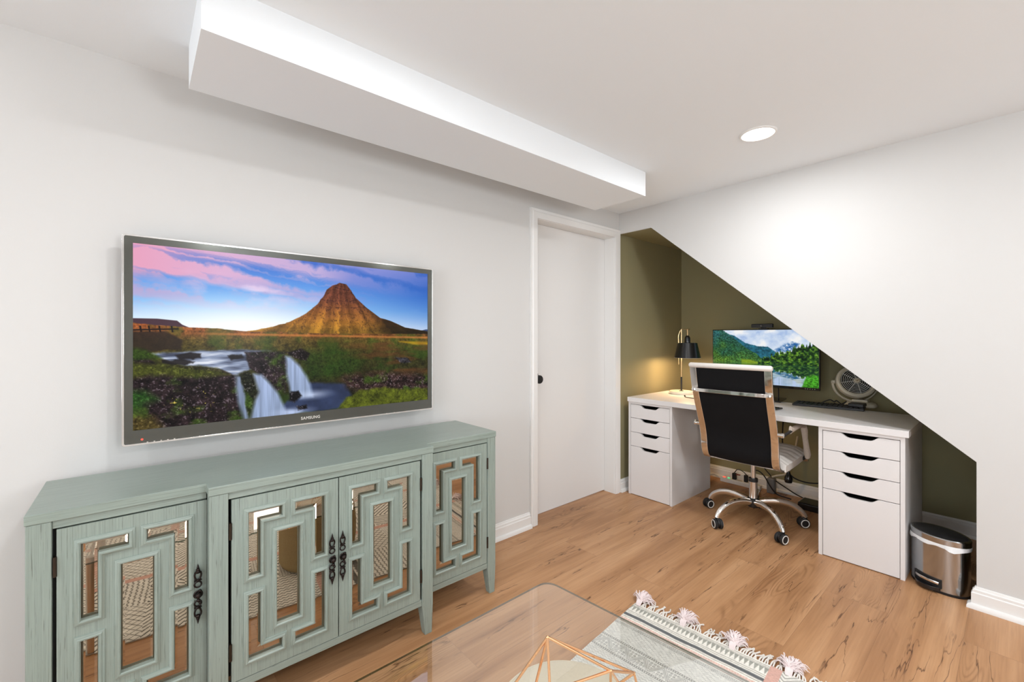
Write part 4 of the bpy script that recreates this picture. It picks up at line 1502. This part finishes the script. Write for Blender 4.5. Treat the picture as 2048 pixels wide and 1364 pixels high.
def strip(y_of, w, th, pts, mb, up=None):
    n = len(pts)
    rings = []
    for i, p in enumerate(pts):
        t = (pts[min(i + 1, n - 1)] - pts[max(i - 1, 0)]).normalized()
        nn = Vector((t.z, 0, -t.x))
        y = y_of(p)
        rings.append([Vector((p.x, y - w / 2, p.z)) - nn * th / 2, Vector((p.x, y + w / 2, p.z)) - nn * th / 2,
                      Vector((p.x, y + w / 2, p.z)) + nn * th / 2, Vector((p.x, y - w / 2, p.z)) + nn * th / 2])
    mb.loft(rings)
    return mb


for s in (-1, 1):
    mb = strip(lambda p: CYC + s * hw(p.z), 0.040, 0.013, RC, MB())
    mb.build('side_rail', M['chrome'], parent=ch, bevel=0.003)

# sling: thin black sheet at the back, padded white leather in front
SB = [p for p in RC]
n_ = len(SB)
mb = MB()
rings = []
for i, p in enumerate(SB):
    t = (SB[min(i + 1, n_ - 1)] - SB[max(i - 1, 0)]).normalized()
    w = hw(p.z) - 0.012
    back = Vector((t.z, 0, -t.x))   # towards the rear / underside
    row = []
    K = 9
    for k in range(K):
        u = -1 + 2 * k / (K - 1)
        row.append(Vector((p.x, CYC + u * w, p.z)) + back * (-0.004 + 0.006 * (1 - u * u)))
    for k in range(K - 1, -1, -1):
        u = -1 + 2 * k / (K - 1)
        row.append(Vector((p.x, CYC + u * w, p.z)) + back * (-0.009 + 0.004 * (1 - u * u)))
    rings.append(row)
mb.loft(rings)
mb.build('sling', M['mesh_black'], parent=ch)


def pad(pts, th, ribs, name, wide=-0.024, low=0.0095, depth_=0.4):
    """ribbed leather pad lying on the inner side of the sling"""
    n = len(pts)
    rings = []
    for i, p in enumerate(pts):
        t = (pts[min(i + 1, n - 1)] - pts[max(i - 1, 0)]).normalized()
        back = Vector((t.z, 0, -t.x))
        inn = -back
        w = hw(p.z) + wide
        rib = 1 - depth_ + depth_ * abs(math.sin(math.pi * ribs * i / (n - 1))) ** .6
        if i in (0, n - 1):
            rib = 0.2
        K = 10
        row = []
        for k in range(K):
            u = -1 + 2 * k / (K - 1)
            e = (1 - abs(u) ** 6)
            row.append(Vector((p.x, CYC + u * w, p.z)) + inn * (0.010 + th * rib * (0.35 + 0.65 * e)))
        for k in range(K - 1, -1, -1):
            u = -1 + 2 * k / (K - 1)
            row.append(Vector((p.x, CYC + u * w, p.z)) + inn * low)
        rings.append(row)
    return MB().loft(rings).build(name, M['leather'], parent=ch)


fine_ = lerp_path(RP, 14)
back_pts = [p for p in fine_ if p.z > 0.47 and p.x < 0.1]
seat_pts = [p for p in fine_ if p.z < 0.47 and p.x > 0.015 and p.x < 0.43]
pad(back_pts, 0.022, 14, 'back_pad')
pad(seat_pts, 0.055, 9, 'seat_pad', 0.024, -0.008, 0.14)
# white roll over the top edge
tp = Vector((-0.217, CYC, 1.018))
mb = MB().tube([(tp.x, CYC - 0.232, tp.z), (tp.x, CYC - 0.224, tp.z), (tp.x, CYC + 0.224, tp.z), (tp.x, CYC + 0.232, tp.z)], [0.010, 0.0155, 0.0155, 0.010], 18)
mb.build('top_roll', M['leather'], parent=ch)
# chrome spreader across the back
zc_ = 0.868
xb = -0.190
pts = lerp_path([(xb + 0.002, CYC - 0.212, zc_), (xb - 0.018, CYC - 0.19, zc_), (xb - 0.026, CYC - 0.15, zc_), (xb - 0.030, CYC, zc_), (xb - 0.026, CYC + 0.15, zc_), (xb - 0.018, CYC + 0.19, zc_), (xb + 0.002, CYC + 0.212, zc_)], 5)
mb = MB().tube(pts, 0.0135, 4, sx=0.5, sy=1.1, up=(0, 0, 1))
mb.build('spreader_bar', M['chrome'], parent=ch, bevel=0.002)
for s in (-1, 1):
    y = CYC + s * 0.211
    MB().lathe([(0.012, 0), (0.012, 0.010), (0.006, 0.013), (0, 0.013)], (xb - 0.008, y, zc_), (-1, 0, 0.2), 14).build('bracket', M['chrome'], parent=ch)
for s in (-1, 1):
    y = CYC + s * (hw(0.64) + 0.018)
    MB().lathe([(0.011, 0), (0.011, 0.018), (0.014, 0.019), (0.014, 0.030), (0.009, 0.033), (0, 0.033)], (-0.105, y, 0.645), (0, s, 0), 18).build('arm_bolt', M['chrome'], parent=ch)
    ya = CYC + s * (hw(0.6) + 0.047)
    arm = MB().tube(lerp_path([(-0.105, ya, 0.645), (-0.02, ya, 0.652), (0.10, ya, 0.660), (0.20, ya, 0.660), (0.245, ya, 0.640), (0.27, ya, 0.58), (0.30, ya, 0.50), (0.32, ya - s * 0.02, 0.44), (0.32, ya - s * 0.05, 0.43)]), 0.007, 8, sx=1.3).build('armrest', M['matte_black'], parent=ch)
    # worn leather sleeve: flaring wrap over the arm and down the front post
    rings = []
    for (x, z, r1, r2) in ((0.005, 0.662, 0.008, 0.024), (0.03, 0.660, 0.012, 0.016), (0.10, 0.664, 0.016, 0.012), (0.19, 0.664, 0.016, 0.012), (0.235, 0.656, 0.017, 0.016)):
        rings.append([(x, ya + r1 * math.cos(a), z + r2 * math.sin(a)) for a in (2 * math.pi * k / 12 for k in range(12))])
    MB().loft(rings).build('arm_sleeve', M['leather_worn'], parent=arm)
    rings = []
    for (x, z, r1, r2) in ((0.232, 0.665, 0.015, 0.016), (0.25, 0.63, 0.019, 0.013), (0.265, 0.58, 0.015, 0.012), (0.29, 0.52, 0.016, 0.012), (0.308, 0.475, 0.020, 0.013), (0.316, 0.450, 0.014, 0.017)):
        t = Vector((0.35, 0, -1)).normalized()
        nx = Vector((1, 0, 0.35)).normalized()
        rings.append([Vector((x, ya, z)) + Vector((0, 1, 0)) * (r1 * math.cos(a)) + nx * (r2 * math.sin(a)) for a in (2 * math.pi * k / 12 for k in range(12))])
    MB().loft(rings).build('post_sleeve', M['leather_worn'], parent=arm)

# ================================================================ under the desk
ps = thing('power_strip', 'white power strip on the floor against the alcove baseboard', 'power strip', (0.86, -0.52, 0))
MB().box(0.838, 0.880, -0.70, -0.395, 0.0, 0.036).build('body', M['white_plastic'], parent=ps, bevel=0.006)
MB().box(0.850, 0.866, -0.432, -0.414, 0.035, 0.041).build('red_switch', M['led_red'], parent=ps, bevel=0.001)
MB().box(0.850, 0.866, -0.466, -0.450, 0.035, 0.040).build('green_switch', M['led_green'], parent=ps, bevel=0.001)
for k, y in enumerate((-0.50, -0.545, -0.59, -0.635, -0.675)):
    MB().lathe([(0.017, 0), (0.017, 0.002), (0.0, 0.002)], (0.859, y, 0.0355), seg=20).build('socket', M['cream_plastic'], parent=ps)
pa = thing('plug_adapter', 'black plug with a red edge standing in the power strip', 'plug', (0.859, -0.50, 0.0375))
MB().box(0.845, 0.873, -0.517, -0.487, 0.0375, 0.088).build('body', M['rubber'], parent=pa, bevel=0.005)
MB().box(0.850, 0.868, -0.545, -0.517, 0.078, 0.084).build('red_edge', mat('dull_red', (0.25, 0.06, 0.05, 1), 0.5), parent=pa)
for i, (y, h_, lab) in enumerate(((-0.59, 0.055, 'small black plug in the middle of the power strip, left of the chair column'), (-0.635, 0.05, 'small black plug in the power strip, nearest the chair column'))):
    t = thing('power_plug', lab, 'plug', (0.859, y, 0.0375), 'black plugs in the power strip')
    MB().box(0.846, 0.872, y - 0.014, y + 0.014, 0.0375, 0.0375 + h_).build('body', M['rubber'], parent=t, bevel=0.006)
gp = thing('charger', 'grey charger block standing behind the chair column', 'charger', (0.855, -0.76, 0))
MB().box(0.835, 0.885, -0.80, -0.745, 0.0, 0.115).build('body', M['grey_plug'], parent=gp, bevel=0.008)


def cable(pts, r, m_, label):
    o = MB().tube(lerp_path(pts, 8), r, 8).build('cable', m_, origin=pts[0])
    return tag(o, label, 'cable')


cable([(0.60, -0.30, 0.03), (0.70, -0.33, 0.045), (0.79, -0.36, 0.060), (0.84, -0.385, 0.030)], 0.0045, M['white_plastic'], 'white cord of the power strip coming from behind the left drawer unit')
cable([(0.86, -0.50, 0.088), (0.85, -0.53, 0.125), (0.85, -0.57, 0.118), (0.86, -0.595, 0.092)], 0.003, M['rubber'], 'short black cable looping between two plugs on the power strip')
cable([(0.86, -0.635, 0.088), (0.84, -0.64, 0.14), (0.83, -0.69, 0.155), (0.81, -0.74, 0.13), (0.805, -0.78, 0.07), (0.80, -0.83, 0.02), (0.81, -0.92, 0.006)], 0.0045, M['rubber'], 'black cable arching over the power strip to the floor')
cable([(0.90, -0.66, 0.70), (0.90, -0.67, 0.40), (0.89, -0.70, 0.20), (0.87, -0.77, 0.12)], 0.004, M['rubber'], 'black cable hanging straight down behind the chair column')
cable([(0.92, -0.93, 0.45), (0.91, -0.90, 0.26), (0.89, -0.87, 0.17), (0.87, -0.80, 0.135), (0.86, -0.775, 0.122)], 0.0075, M['cream_plastic'], 'thick cream cable curving down to the grey charger')
cable([(0.86, -0.80, 0.10), (0.86, -0.86, 0.07), (0.85, -0.96, 0.03), (0.84, -1.08, 0.012), (0.83, -1.22, 0.008)], 0.0042, M['rubber'], 'black cable running along the floor beside the baseboard')
cable([(0.88, -1.10, 0.70), (0.87, -1.16, 0.66), (0.87, -1.18, 0.58), (0.88, -1.13, 0.50)], 0.0035, M['rubber'], 'black cable looping under the desktop beside the armrest')
hp = thing('hanging_plug', 'black plug hanging from a cable beside the chair seat', 'plug', (0.66, -0.947, 0.24))
MB().lathe([(0.0, 0.0), (0.022, 0.004), (0.027, 0.020), (0.025, 0.040), (0.015, 0.058), (0.010, 0.080), (0.0, 0.081)], (0.66, -0.947, 0.165), seg=18).build('body', M['gloss_black'], parent=hp)
MB().tube(lerp_path([(0.66, -0.947, 0.235), (0.665, -0.985, 0.205), (0.68, -1.05, 0.190), (0.69, -1.13, 0.205), (0.70, -1.22, 0.270), (0.71, -1.262, 0.320)], 8), 0.0042, 8).build('cord', M['rubber'], parent=hp)
MB().tube(lerp_path([(0.66, -0.947, 0.24), (0.665, -0.935, 0.30), (0.69, -0.90, 0.45), (0.73, -0.90, 0.699)], 8), 0.0042, 8).build('cord', M['rubber'], parent=hp)
pb = thing('power_brick', 'black power brick on the floor in the dark corner beside the right drawer unit', 'power brick', (0.74, -1.10, 0))
MB().box(0.66, 0.80, -1.20, -1.00, 0.0, 0.05).build('body', M['gloss_black'], parent=pb, bevel=0.010)
MB().tube(lerp_path([(0.66, -1.15, 0.03), (0.60, -1.18, 0.02), (0.58, -1.24, 0.006), (0.64, -1.255, 0.005)], 8), 0.004, 8).build('cord', M['rubber'], parent=pb)

# ================================================================ waste bin
BX, BY = 0.110, -1.752
wb = thing('waste_bin', 'oval brushed steel pedal bin with a white liner under the slope', 'bin', (BX, BY, 0))


def oval(rx, ry, z, n=48, rot=0.0):
    return [(BX + rx * math.cos(t) * math.cos(rot) - ry * math.sin(t) * math.sin(rot), BY + rx * math.cos(t) * math.sin(rot) + ry * math.sin(t) * math.cos(rot), z) for t in (2 * math.pi * k / n for k in range(n))]


BR = math.radians(58)
brx, bry = 0.112, 0.083
MB().loft([oval(brx - 0.002, bry - 0.002, 0.0, rot=BR), oval(brx, bry, 0.004, rot=BR), oval(brx, bry, 0.012, rot=BR)]).build('foot_ring', M['rubber'], parent=wb)
MB().loft([oval(brx - 0.001, bry - 0.001, 0.0125, rot=BR), oval(brx - 0.001, bry - 0.001, 0.226, rot=BR)]).build('body', M['steel'], parent=wb)
# liner hanging over the rim with a wavy hem
rings = []
rr = np.random.RandomState(3)
wav = [0.004 * math.sin(k * 0.9) + 0.003 * rr.rand() for k in range(48)]
top_ = oval(brx + 0.001, bry + 0.001, 0.234, rot=BR)
low = []
for k in range(48):
    t = 2 * math.pi * k / 48
    ex = 0.005 + 0.003 * math.sin(5 * t) + (0.010 if 17 < k < 20 or 44 < k < 47 else 0)
    p = oval(brx + ex, bry + ex, 0.212 + wav[k] - 0.004 * math.sin(3 * t), rot=BR)[k]
    low.append(p)
MB().loft([top_, oval(brx + 0.004, bry + 0.004, 0.228, rot=BR), low, [(p[0] * 0.985 + BX * 0.015, p[1] * 0.985 + BY * 0.015, p[2]) for p in low]], cap=False).build('liner', M['bag'], parent=wb)
lid = MB().loft([oval(brx + 0.003, bry + 0.003, 0.231, rot=BR), oval(brx + 0.003, bry + 0.003, 0.254, rot=BR), oval(brx, bry, 0.258, rot=BR), oval(brx - 0.006, bry - 0.006, 0.2585, rot=BR)]).build('lid', M['steel'], parent=wb)
MB().loft([oval(brx - 0.007, bry - 0.007, 0.258, rot=BR), oval(brx - 0.012, bry - 0.012, 0.2605, rot=BR), oval(0.02, 0.015, 0.2625, rot=BR)]).build('lid_inlay', M['matte_black'], parent=lid)
# pedal on the front (towards the room)
fd = Vector((-math.sin(BR), math.cos(BR), 0))   # short-axis direction, pointing to the room's left
PC = Vector((BX, BY, 0)) + fd * (bry) + Vector((-0.030, -0.045, 0))
pd = Vector((-0.86, 0.30, 0)).normalized()
ps_ = Vector((-pd.y, pd.x, 0))


def surf(tt, z, out=0.0):
    """point on the body's oval at angle tt"""
    x, y = (brx + out) * math.cos(tt), (bry + out) * math.sin(tt)
    return Vector((BX + x * math.cos(BR) - y * math.sin(BR), BY + x * math.sin(BR) + y * math.cos(BR), z))


t0, t1 = math.radians(62), math.radians(122)
mb = MB()
rings = []
for k in range(13):
    tt = t0 + (t1 - t0) * k / 12
    rings.append([surf(tt, 0.024, 0.003), surf(tt, 0.064, 0.003), surf(tt, 0.064, -0.004), surf(tt, 0.024, -0.004)])
mb.loft(rings)
mb.build('pedal_recess', M['rubber'], parent=wb)
mb = MB()
rings = []
for k in range(13):
    tt = t0 + 0.06 + (t1 - t0 - 0.12) * k / 12
    o_ = 0.006 + 0.022 * math.sin(math.pi * k / 12)
    rings.append([surf(tt, 0.010, 0.003), surf(tt, 0.030, 0.003), surf(tt, 0.028, o_), surf(tt, 0.010, o_)])
mb.loft(rings)
mb.build('pedal', M['gloss_black'], parent=wb, bevel=0.002)
mb = MB()
pts = [surf(t0 + 0.1 + (t1 - t0 - 0.2) * k / 8, 0.046 + 0.004 * math.sin(math.pi * k / 8), 0.004 + 0.010 * math.sin(math.pi * k / 8)) for k in range(9)]
mb.tube(pts, 0.004, 8, sx=0.6, sy=1.6)
mb.build('pedal_trim', M['satin_chrome'], parent=wb)

# ================================================================ coffee table, terrarium, pouf
GZ = 0.375
ct = thing('coffee_table', 'clear glass topped coffee table over the rug', 'coffee table', (-2.4, -1.35, 0))


def rpoly(pts, r, n=6):
    out = []
    m_ = len(pts)
    for i in range(m_):
        p0, p1, p2 = Vector(pts[i - 1]), Vector(pts[i]), Vector(pts[(i + 1) % m_])
        a, b = (p0 - p1).normalized(), (p2 - p1).normalized()
        A, B = p1 + a * r, p1 + b * r
        for k in range(n + 1):
            t = k / n
            out.append((1 - t) ** 2 * A + 2 * t * (1 - t) * p1 + t * t * B)
    return out


GT = [(-1.756, -0.964), (-1.688, -1.70), (-3.02, -1.70), (-3.02, -0.972)]
gp_ = rpoly([Vector((x, y, 0)) for x, y in GT], 0.045)
mb = MB()
n_ = len(gp_)
vt = [(p.x, p.y, GZ) for p in gp_] + [(p.x, p.y, GZ - 0.006) for p in gp_]
mb.add(vt, [tuple(range(n_)), tuple(range(2 * n_ - 1, n_ - 1, -1))], 0)
mb.add(vt, [(j, n_ + j, n_ + (j + 1) % n_, (j + 1) % n_) for j in range(n_)], 1)
mb.build('glass_top', [M['glass'], M['glass_edge']], parent=ct)
for (x, y) in ((-2.93, -1.06), (-2.93, -1.62)):
    MB().tube([(x, y, 0.009), (x, y, GZ - 0.0105)], 0.016, 16).build('leg', M['table_steel'], parent=ct)
MB().tube([(-2.93, -1.06, 0.350), (-2.93, -1.62, 0.350)], 0.008, 10).build('crossbar', M['table_steel'], parent=ct)
MB().tube([(-1.80, -1.66, 0.009), (-1.80, -1.66, GZ - 0.0105)], 0.016, 16).build('leg', M['table_steel'], parent=ct)

TP = {'A': (-2.172, -1.376, 0.587), 'B': (-2.074, -1.458, 0.518), 'C': (-1.979, -1.449, 0.460), 'F': (-2.208, -1.418, 0.523),
      'G': (-1.994, -1.421, 0.428), 'E': (-2.197, -1.356, 0.460), 'D': (-2.235, -1.302, 0.438), 'H': (-2.044, -1.433, 0.379),
      'I': (-1.954, -1.453, 0.379), 'K': (-2.157, -1.396, 0.379), 'L': (-2.230, -1.319, 0.379)}
ED = ['AB', 'AC', 'AF', 'AE', 'AD', 'BC', 'BF', 'BH', 'BG', 'CG', 'CI', 'FK', 'FE', 'ED', 'DL', 'EL', 'KL', 'HI', 'HK', 'GI', 'GH', 'EK', 'FH', 'FD']
te = thing('geometric_terrarium', 'open copper wire geometric ornament standing on the glass table', 'ornament', (-2.11, -1.39, GZ))
mb = MB()
for e in ED:
    mb.tube([TP[e[0]], TP[e[1]]], 0.0027, 8)
for p in TP.values():
    mb.sphere(p, 0.0034, 8)
mb.build('wire_frame', M['copper'], parent=te)

pf = thing('pouf', 'round ochre suede pouf under the glass table', 'pouf', (-2.070, -1.345, 0))
prof = [(0.0, 0.008), (0.150, 0.008), (0.174, 0.018), (0.188, 0.050), (0.197, 0.12), (0.198, 0.19), (0.190, 0.27), (0.176, 0.325), (0.163, 0.344), (0.159, 0.348), (0.0, 0.350)]
MB().lathe(prof, (-2.070, -1.345, 0), seg=56).build('cushion', M['suede'], parent=pf, smooth=60)
MB().lathe([(0.160, 0.347), (0.158, 0.353), (0.12, 0.357), (0.0, 0.358)], (-2.070, -1.345, 0), seg=56).build('lit_top', M['suede_lit'], parent=pf, smooth=60)  # pouf top coloured paler to carry the light falling on it
MB().torus((-2.070, -1.345, 0.348), 0.1625, 0.004, (0, 0, 1), 56, 8).build('piping', M['suede_lit'], parent=pf)
#==PART4==

# ================================================================ rug
RO = Vector((-1.118, -0.882, 0))
RS = Vector((-0.9958, -0.0916, 0))     # along the rug, away from the fringed end
RT = Vector((0.0917, -0.9958, 0))      # across the rug
RL_, RW_ = 2.35, 1.50
rug = thing('rug', 'cream patchwork rug with grey and pink woven bands and a tasselled end', 'rug', tuple(RO + RS * 1.1 + RT * 0.7))


GS = np.concatenate([np.linspace(0, .60, 400, endpoint=False), np.linspace(.60, RL_, 400)])
GTT = np.concatenate([np.linspace(0, .72, 440, endpoint=False), np.linspace(.72, RW_, 200)])


def paint_rug():
    ns, nt_ = len(GS), len(GTT)
    S, T = np.meshgrid(GS, GTT, indexing='ij')
    r1 = fractal(ns, nt_, 60, 40, 4, 51)
    r2 = fractal(ns, nt_, 200, 130, 2, 52)
    cream = np.array((242, 239, 230))
    img = np.ones(S.shape + (3,)) * cream
    wob = (fractal(ns, nt_, 10, 8, 3, 53) - .5)
    Sw, Tw = S + wob * .008, T + wob * .006
    fr = lambda x: x - np.floor(x)

    Sw0, Sw = Sw, Sw / 1.35

    def ln(d, wd):
        return np.clip(1.4 - np.abs(d) / wd, 0, 1)
    # end border
    bd = S < .155
    col = np.ones_like(img) * np.array((246, 242, 232))
    for c in (.008, .014, .049, .056, .082):
        col = over(col, ln(Sw - c, .0016) * .55, (130, 126, 116))
    tooth = np.abs(fr(Tw / .0165) - .5) * 2
    tri = ((Sw > .017) & (Sw < .045)) * np.clip((tooth - (Sw - .017) / .028) * 5 + .5, 0, 1)
    col = over(col, tri * .9, (160, 160, 150))
    col = over(col, np.clip(1 - np.abs(Sw - .069) / .0075, 0, 1) ** .3 * (np.abs(Sw - .069) < .0075), (98, 100, 102))
    pk = ((Sw > .089) & (Sw < .104))
    col = over(col, pk * (.45 + .3 * (fr(Tw / .009) < .5) * (fr(Sw / .010) < .6)), (226, 176, 160))
    col = over(col, ln(Sw - .110, .0018) * .9, (120, 96, 88))
    col = np.where(((T > .572) & (S > .016))[..., None], np.array((230, 226, 216)), col)
    img = np.where(bd[..., None], col, img)

    Sw = Sw0 - .025
    ink = (84, 84, 80)
    # first printed field
    A = np.zeros(S.shape)
    A = np.maximum(A, ln(Sw - .132, .0012) * .6)
    A = np.maximum(A, (np.abs(Sw - .140) < .005) * (np.abs(fr((Tw + Sw) / .008) - .5) < .14) * .7)
    A = np.maximum(A, (np.abs(Sw - .140) < .005) * (np.abs(fr((Tw - Sw) / .008) - .5) < .14) * .7)
    A = np.maximum(A, ln(Sw - .147, .0012) * .6)
    hatch = np.maximum((np.abs(fr((Tw + Sw * 1.9) / .021 + wob * 3) - .5) < .045), (np.abs(fr((Tw - Sw * 1.7) / .027 + wob * 2) - .5) < .045)) * np.clip((r1 - .38) * 6, 0, 1)
    A = np.maximum(A, ((Sw > .15) & (Sw < .235)) * hatch * .55)
    for c in (.238, .246, .312, .320):
        A = np.maximum(A, ln(Sw - c, .0013) * .75)
    A = np.maximum(A, (np.abs(Sw - .242) < .004) * (np.abs(fr(Tw / .008) - .5) < .2) * .8)
    A = np.maximum(A, (np.abs(Sw - .316) < .004) * (np.abs(fr(Tw / .008) - .5) < .2) * .8)
    ph = np.abs(fr(Tw / .075) - .5) * 2
    zz = (Sw - .252) - ph * .054
    A = np.maximum(A, ((Sw > .25) & (Sw < .308)) * np.maximum.reduce([ln(zz, .0018), ln(zz - .009, .0014), ln(zz + .010, .0014)]) * .9)
    dots = np.hypot(fr(Tw / .0125) - .5, fr((Sw - .252) / .0125) - .5)
    A = np.maximum(A, ((Sw > .252) & (Sw < .306)) * (np.abs(zz) > .016) * (np.abs(dots - .26) < .09) * .75)
    herr = np.abs(fr(Sw / .012 + np.abs(fr(Tw / .016) - .5) * 1.0) - .5) < .17
    A = np.maximum(A, ((Sw > .326) & (Sw < .60)) * herr * .22)
    A = A * ((S > .155) & (S < .60) & (T < .535))
    img = over(img, ((S > .155) & (S < .6) & (T < .535)) * .6, (226, 225, 219))
    img = over(img, A * (.6 + .4 * r2) * 1.0, ink)
    # remaining patches
    ps_, pt_ = .36, .30
    si, ti = np.floor((S - .60) / ps_), np.floor((T + .02) / pt_)
    B = np.zeros(S.shape)
    ls, lt = fr((S - .60) / ps_) * ps_, fr((T + .02) / pt_) * pt_
    kind = (np.abs(si * 7 + ti * 3 + 1) % 6)
    chev = np.abs(fr((np.abs(lt - pt_ / 2) + ls) / .034 + wob) - .5) < .16
    zig = np.abs(fr((Sw + .25 * np.abs(fr(Tw / .03) - .5) * .05) / .020) - .5) < .14
    wav = np.abs(fr((Tw + .004 * np.sin(Sw * 300)) / .022) - .5) < .14
    dia = np.abs(fr((Sw + Tw) / .030 + wob) - .5) < .15
    cro = (np.abs(fr((Sw + Tw) / .036) - .5) < .07) | (np.abs(fr((Sw - Tw) / .036) - .5) < .07)
    for k, p_ in enumerate((chev, zig, wav, dia, cro, herr)):
        B = np.where(kind == k, p_ * (.95 if k in (0, 3) else .8), B)
    B = B * ~((S < .60) & (T < .535)) * (S > .155)
    # second end patch carries a chevron border right up to the fringe
    second = (T > .572) & (S < .30)
    cv = np.abs(fr((np.abs(fr(T / .09) - .5) * .09 + Sw) / .018) - .5) < .22
    B = np.where(second, cv * .38, B)
    img = np.where((second & (S < .155))[..., None], np.array((240, 237, 228)), img)
    img = over(img, B * (.55 + .45 * r2), (52, 48, 44))
    for c in (.66, .70):
        img = over(img, ((np.abs(S - c - .18) < .013) & (T < .9)) * .85, (104, 102, 98))
    img = over(img, ((T > .535) & (T < .572)) * 1.0, (222, 178, 164))
    for c in (1.02, 1.62):
        img = over(img, (np.abs(S - c) < .022) * .8, (214, 168, 152))
    img = over(img, ((np.abs(T - 1.08) < .02)) * .8, (214, 168, 152))
    img = img * (.90 + .14 * r2[..., None] + .06 * (r1[..., None] - .5))
    return np.clip(img, 0, 255)


o_ = picture_mesh('woven_top', np.swapaxes(paint_rug(), 0, 1), tuple(RO + Vector((0, 0, 0.006))), tuple(RS * RL_), tuple(RT * RW_), attr_mat('rug_weave', 'picture', 0.95, 0.5, 500), rug, gu=GS / RL_, gv=GTT / RW_)
me = o_.data
co = np.empty(len(me.vertices) * 3, np.float32)
me.vertices.foreach_get('co', co)
co = co.reshape(-1, 3)
rw = fractal(len(GTT), len(GS), 8, 14, 3, 71).reshape(-1)
co[:, 2] += (rw - 0.5) * 0.004
me.vertices.foreach_set('co', co.reshape(-1))
me.update()
mb = MB()
P_ = lambda s, t, z: tuple(RO + RS * s + RT * t + Vector((0, 0, z)))
mb.prism([P_(0, 0, 0.0005), P_(RL_, 0, 0.0005), P_(RL_, RW_, 0.0005), P_(0, RW_, 0.0005)], (0, 0, 0.0035))
mb.build('backing', M['fringe'], parent=rug)

rr = random.Random(5)
mb = MB()
nfr = 165
for k in range(nfr):
    t = RW_ * (k + 0.5) / nfr
    s0, z0 = 0.004, 0.004
    ln_ = rr.uniform(0.038, 0.064)
    bend = rr.uniform(-0.022, 0.022)
    curl = rr.uniform(-0.02, 0.02)
    pts = [P_(s0, t, z0), P_(-ln_ * .3, t + bend * .3, 0.009), P_(-ln_ * .65, t + bend * .9, 0.006), P_(-ln_ * .95, t + bend + curl * .5, 0.004), P_(-ln_, t + bend + curl, 0.005)]
    pp = lerp_path(pts, 3)
    mb.tube(pp, [0.0027] * (len(pp) - 3) + [0.0034, 0.0036, 0.0014], 5)
tag(mb.build('fringe', M['fringe'], parent=rug), kind='stuff')


def tassel_at(t, seed, label=None):
    r = random.Random(seed)
    mb = MB()
    # gathered neck
    for k in range(9):
        a = -0.010 + 0.020 * k / 8
        pts = [P_(0.010, t + a * .8, 0.006), P_(0.002, t + a, 0.018), P_(-0.010, t + a * .9, 0.022), P_(-0.020, t + a * .7, 0.012)]
        mb.tube(lerp_path(pts, 3), 0.0022, 5)
    # loose strands bursting from the neck into a soft tuft
    for k in range(190):
        an = r.gauss(0, 0.62)
        l_ = r.uniform(0.034, 0.072)
        el = r.uniform(0.05, 0.85)
        dx, dt = -math.cos(an), math.sin(an) * 0.8
        a = r.gauss(0, 0.007)
        h0 = math.sin(el) * l_ * 0.55
        pts = [P_(-0.016, t + a, 0.012), P_(-0.016 + dx * l_ * .35, t + a + dt * l_ * .35, 0.012 + h0 * .7), P_(-0.016 + dx * l_ * .7, t + a + dt * l_ * .7, 0.010 + h0), P_(-0.016 + dx * l_ * .92, t + a + dt * l_ * .92 + r.gauss(0, .004), max(0.003, h0 * .75))]
        mb.tube(lerp_path(pts, 2), [0.0018] * 6 + [0.0008], 4)
    return mb.build('tassel', M['pink'], parent=rug)


for i, t in enumerate((0.020, 0.215, 0.405, 0.590, 0.78, 0.97, 1.15, 1.33, 1.48)):
    tassel_at(t, 100 + i)
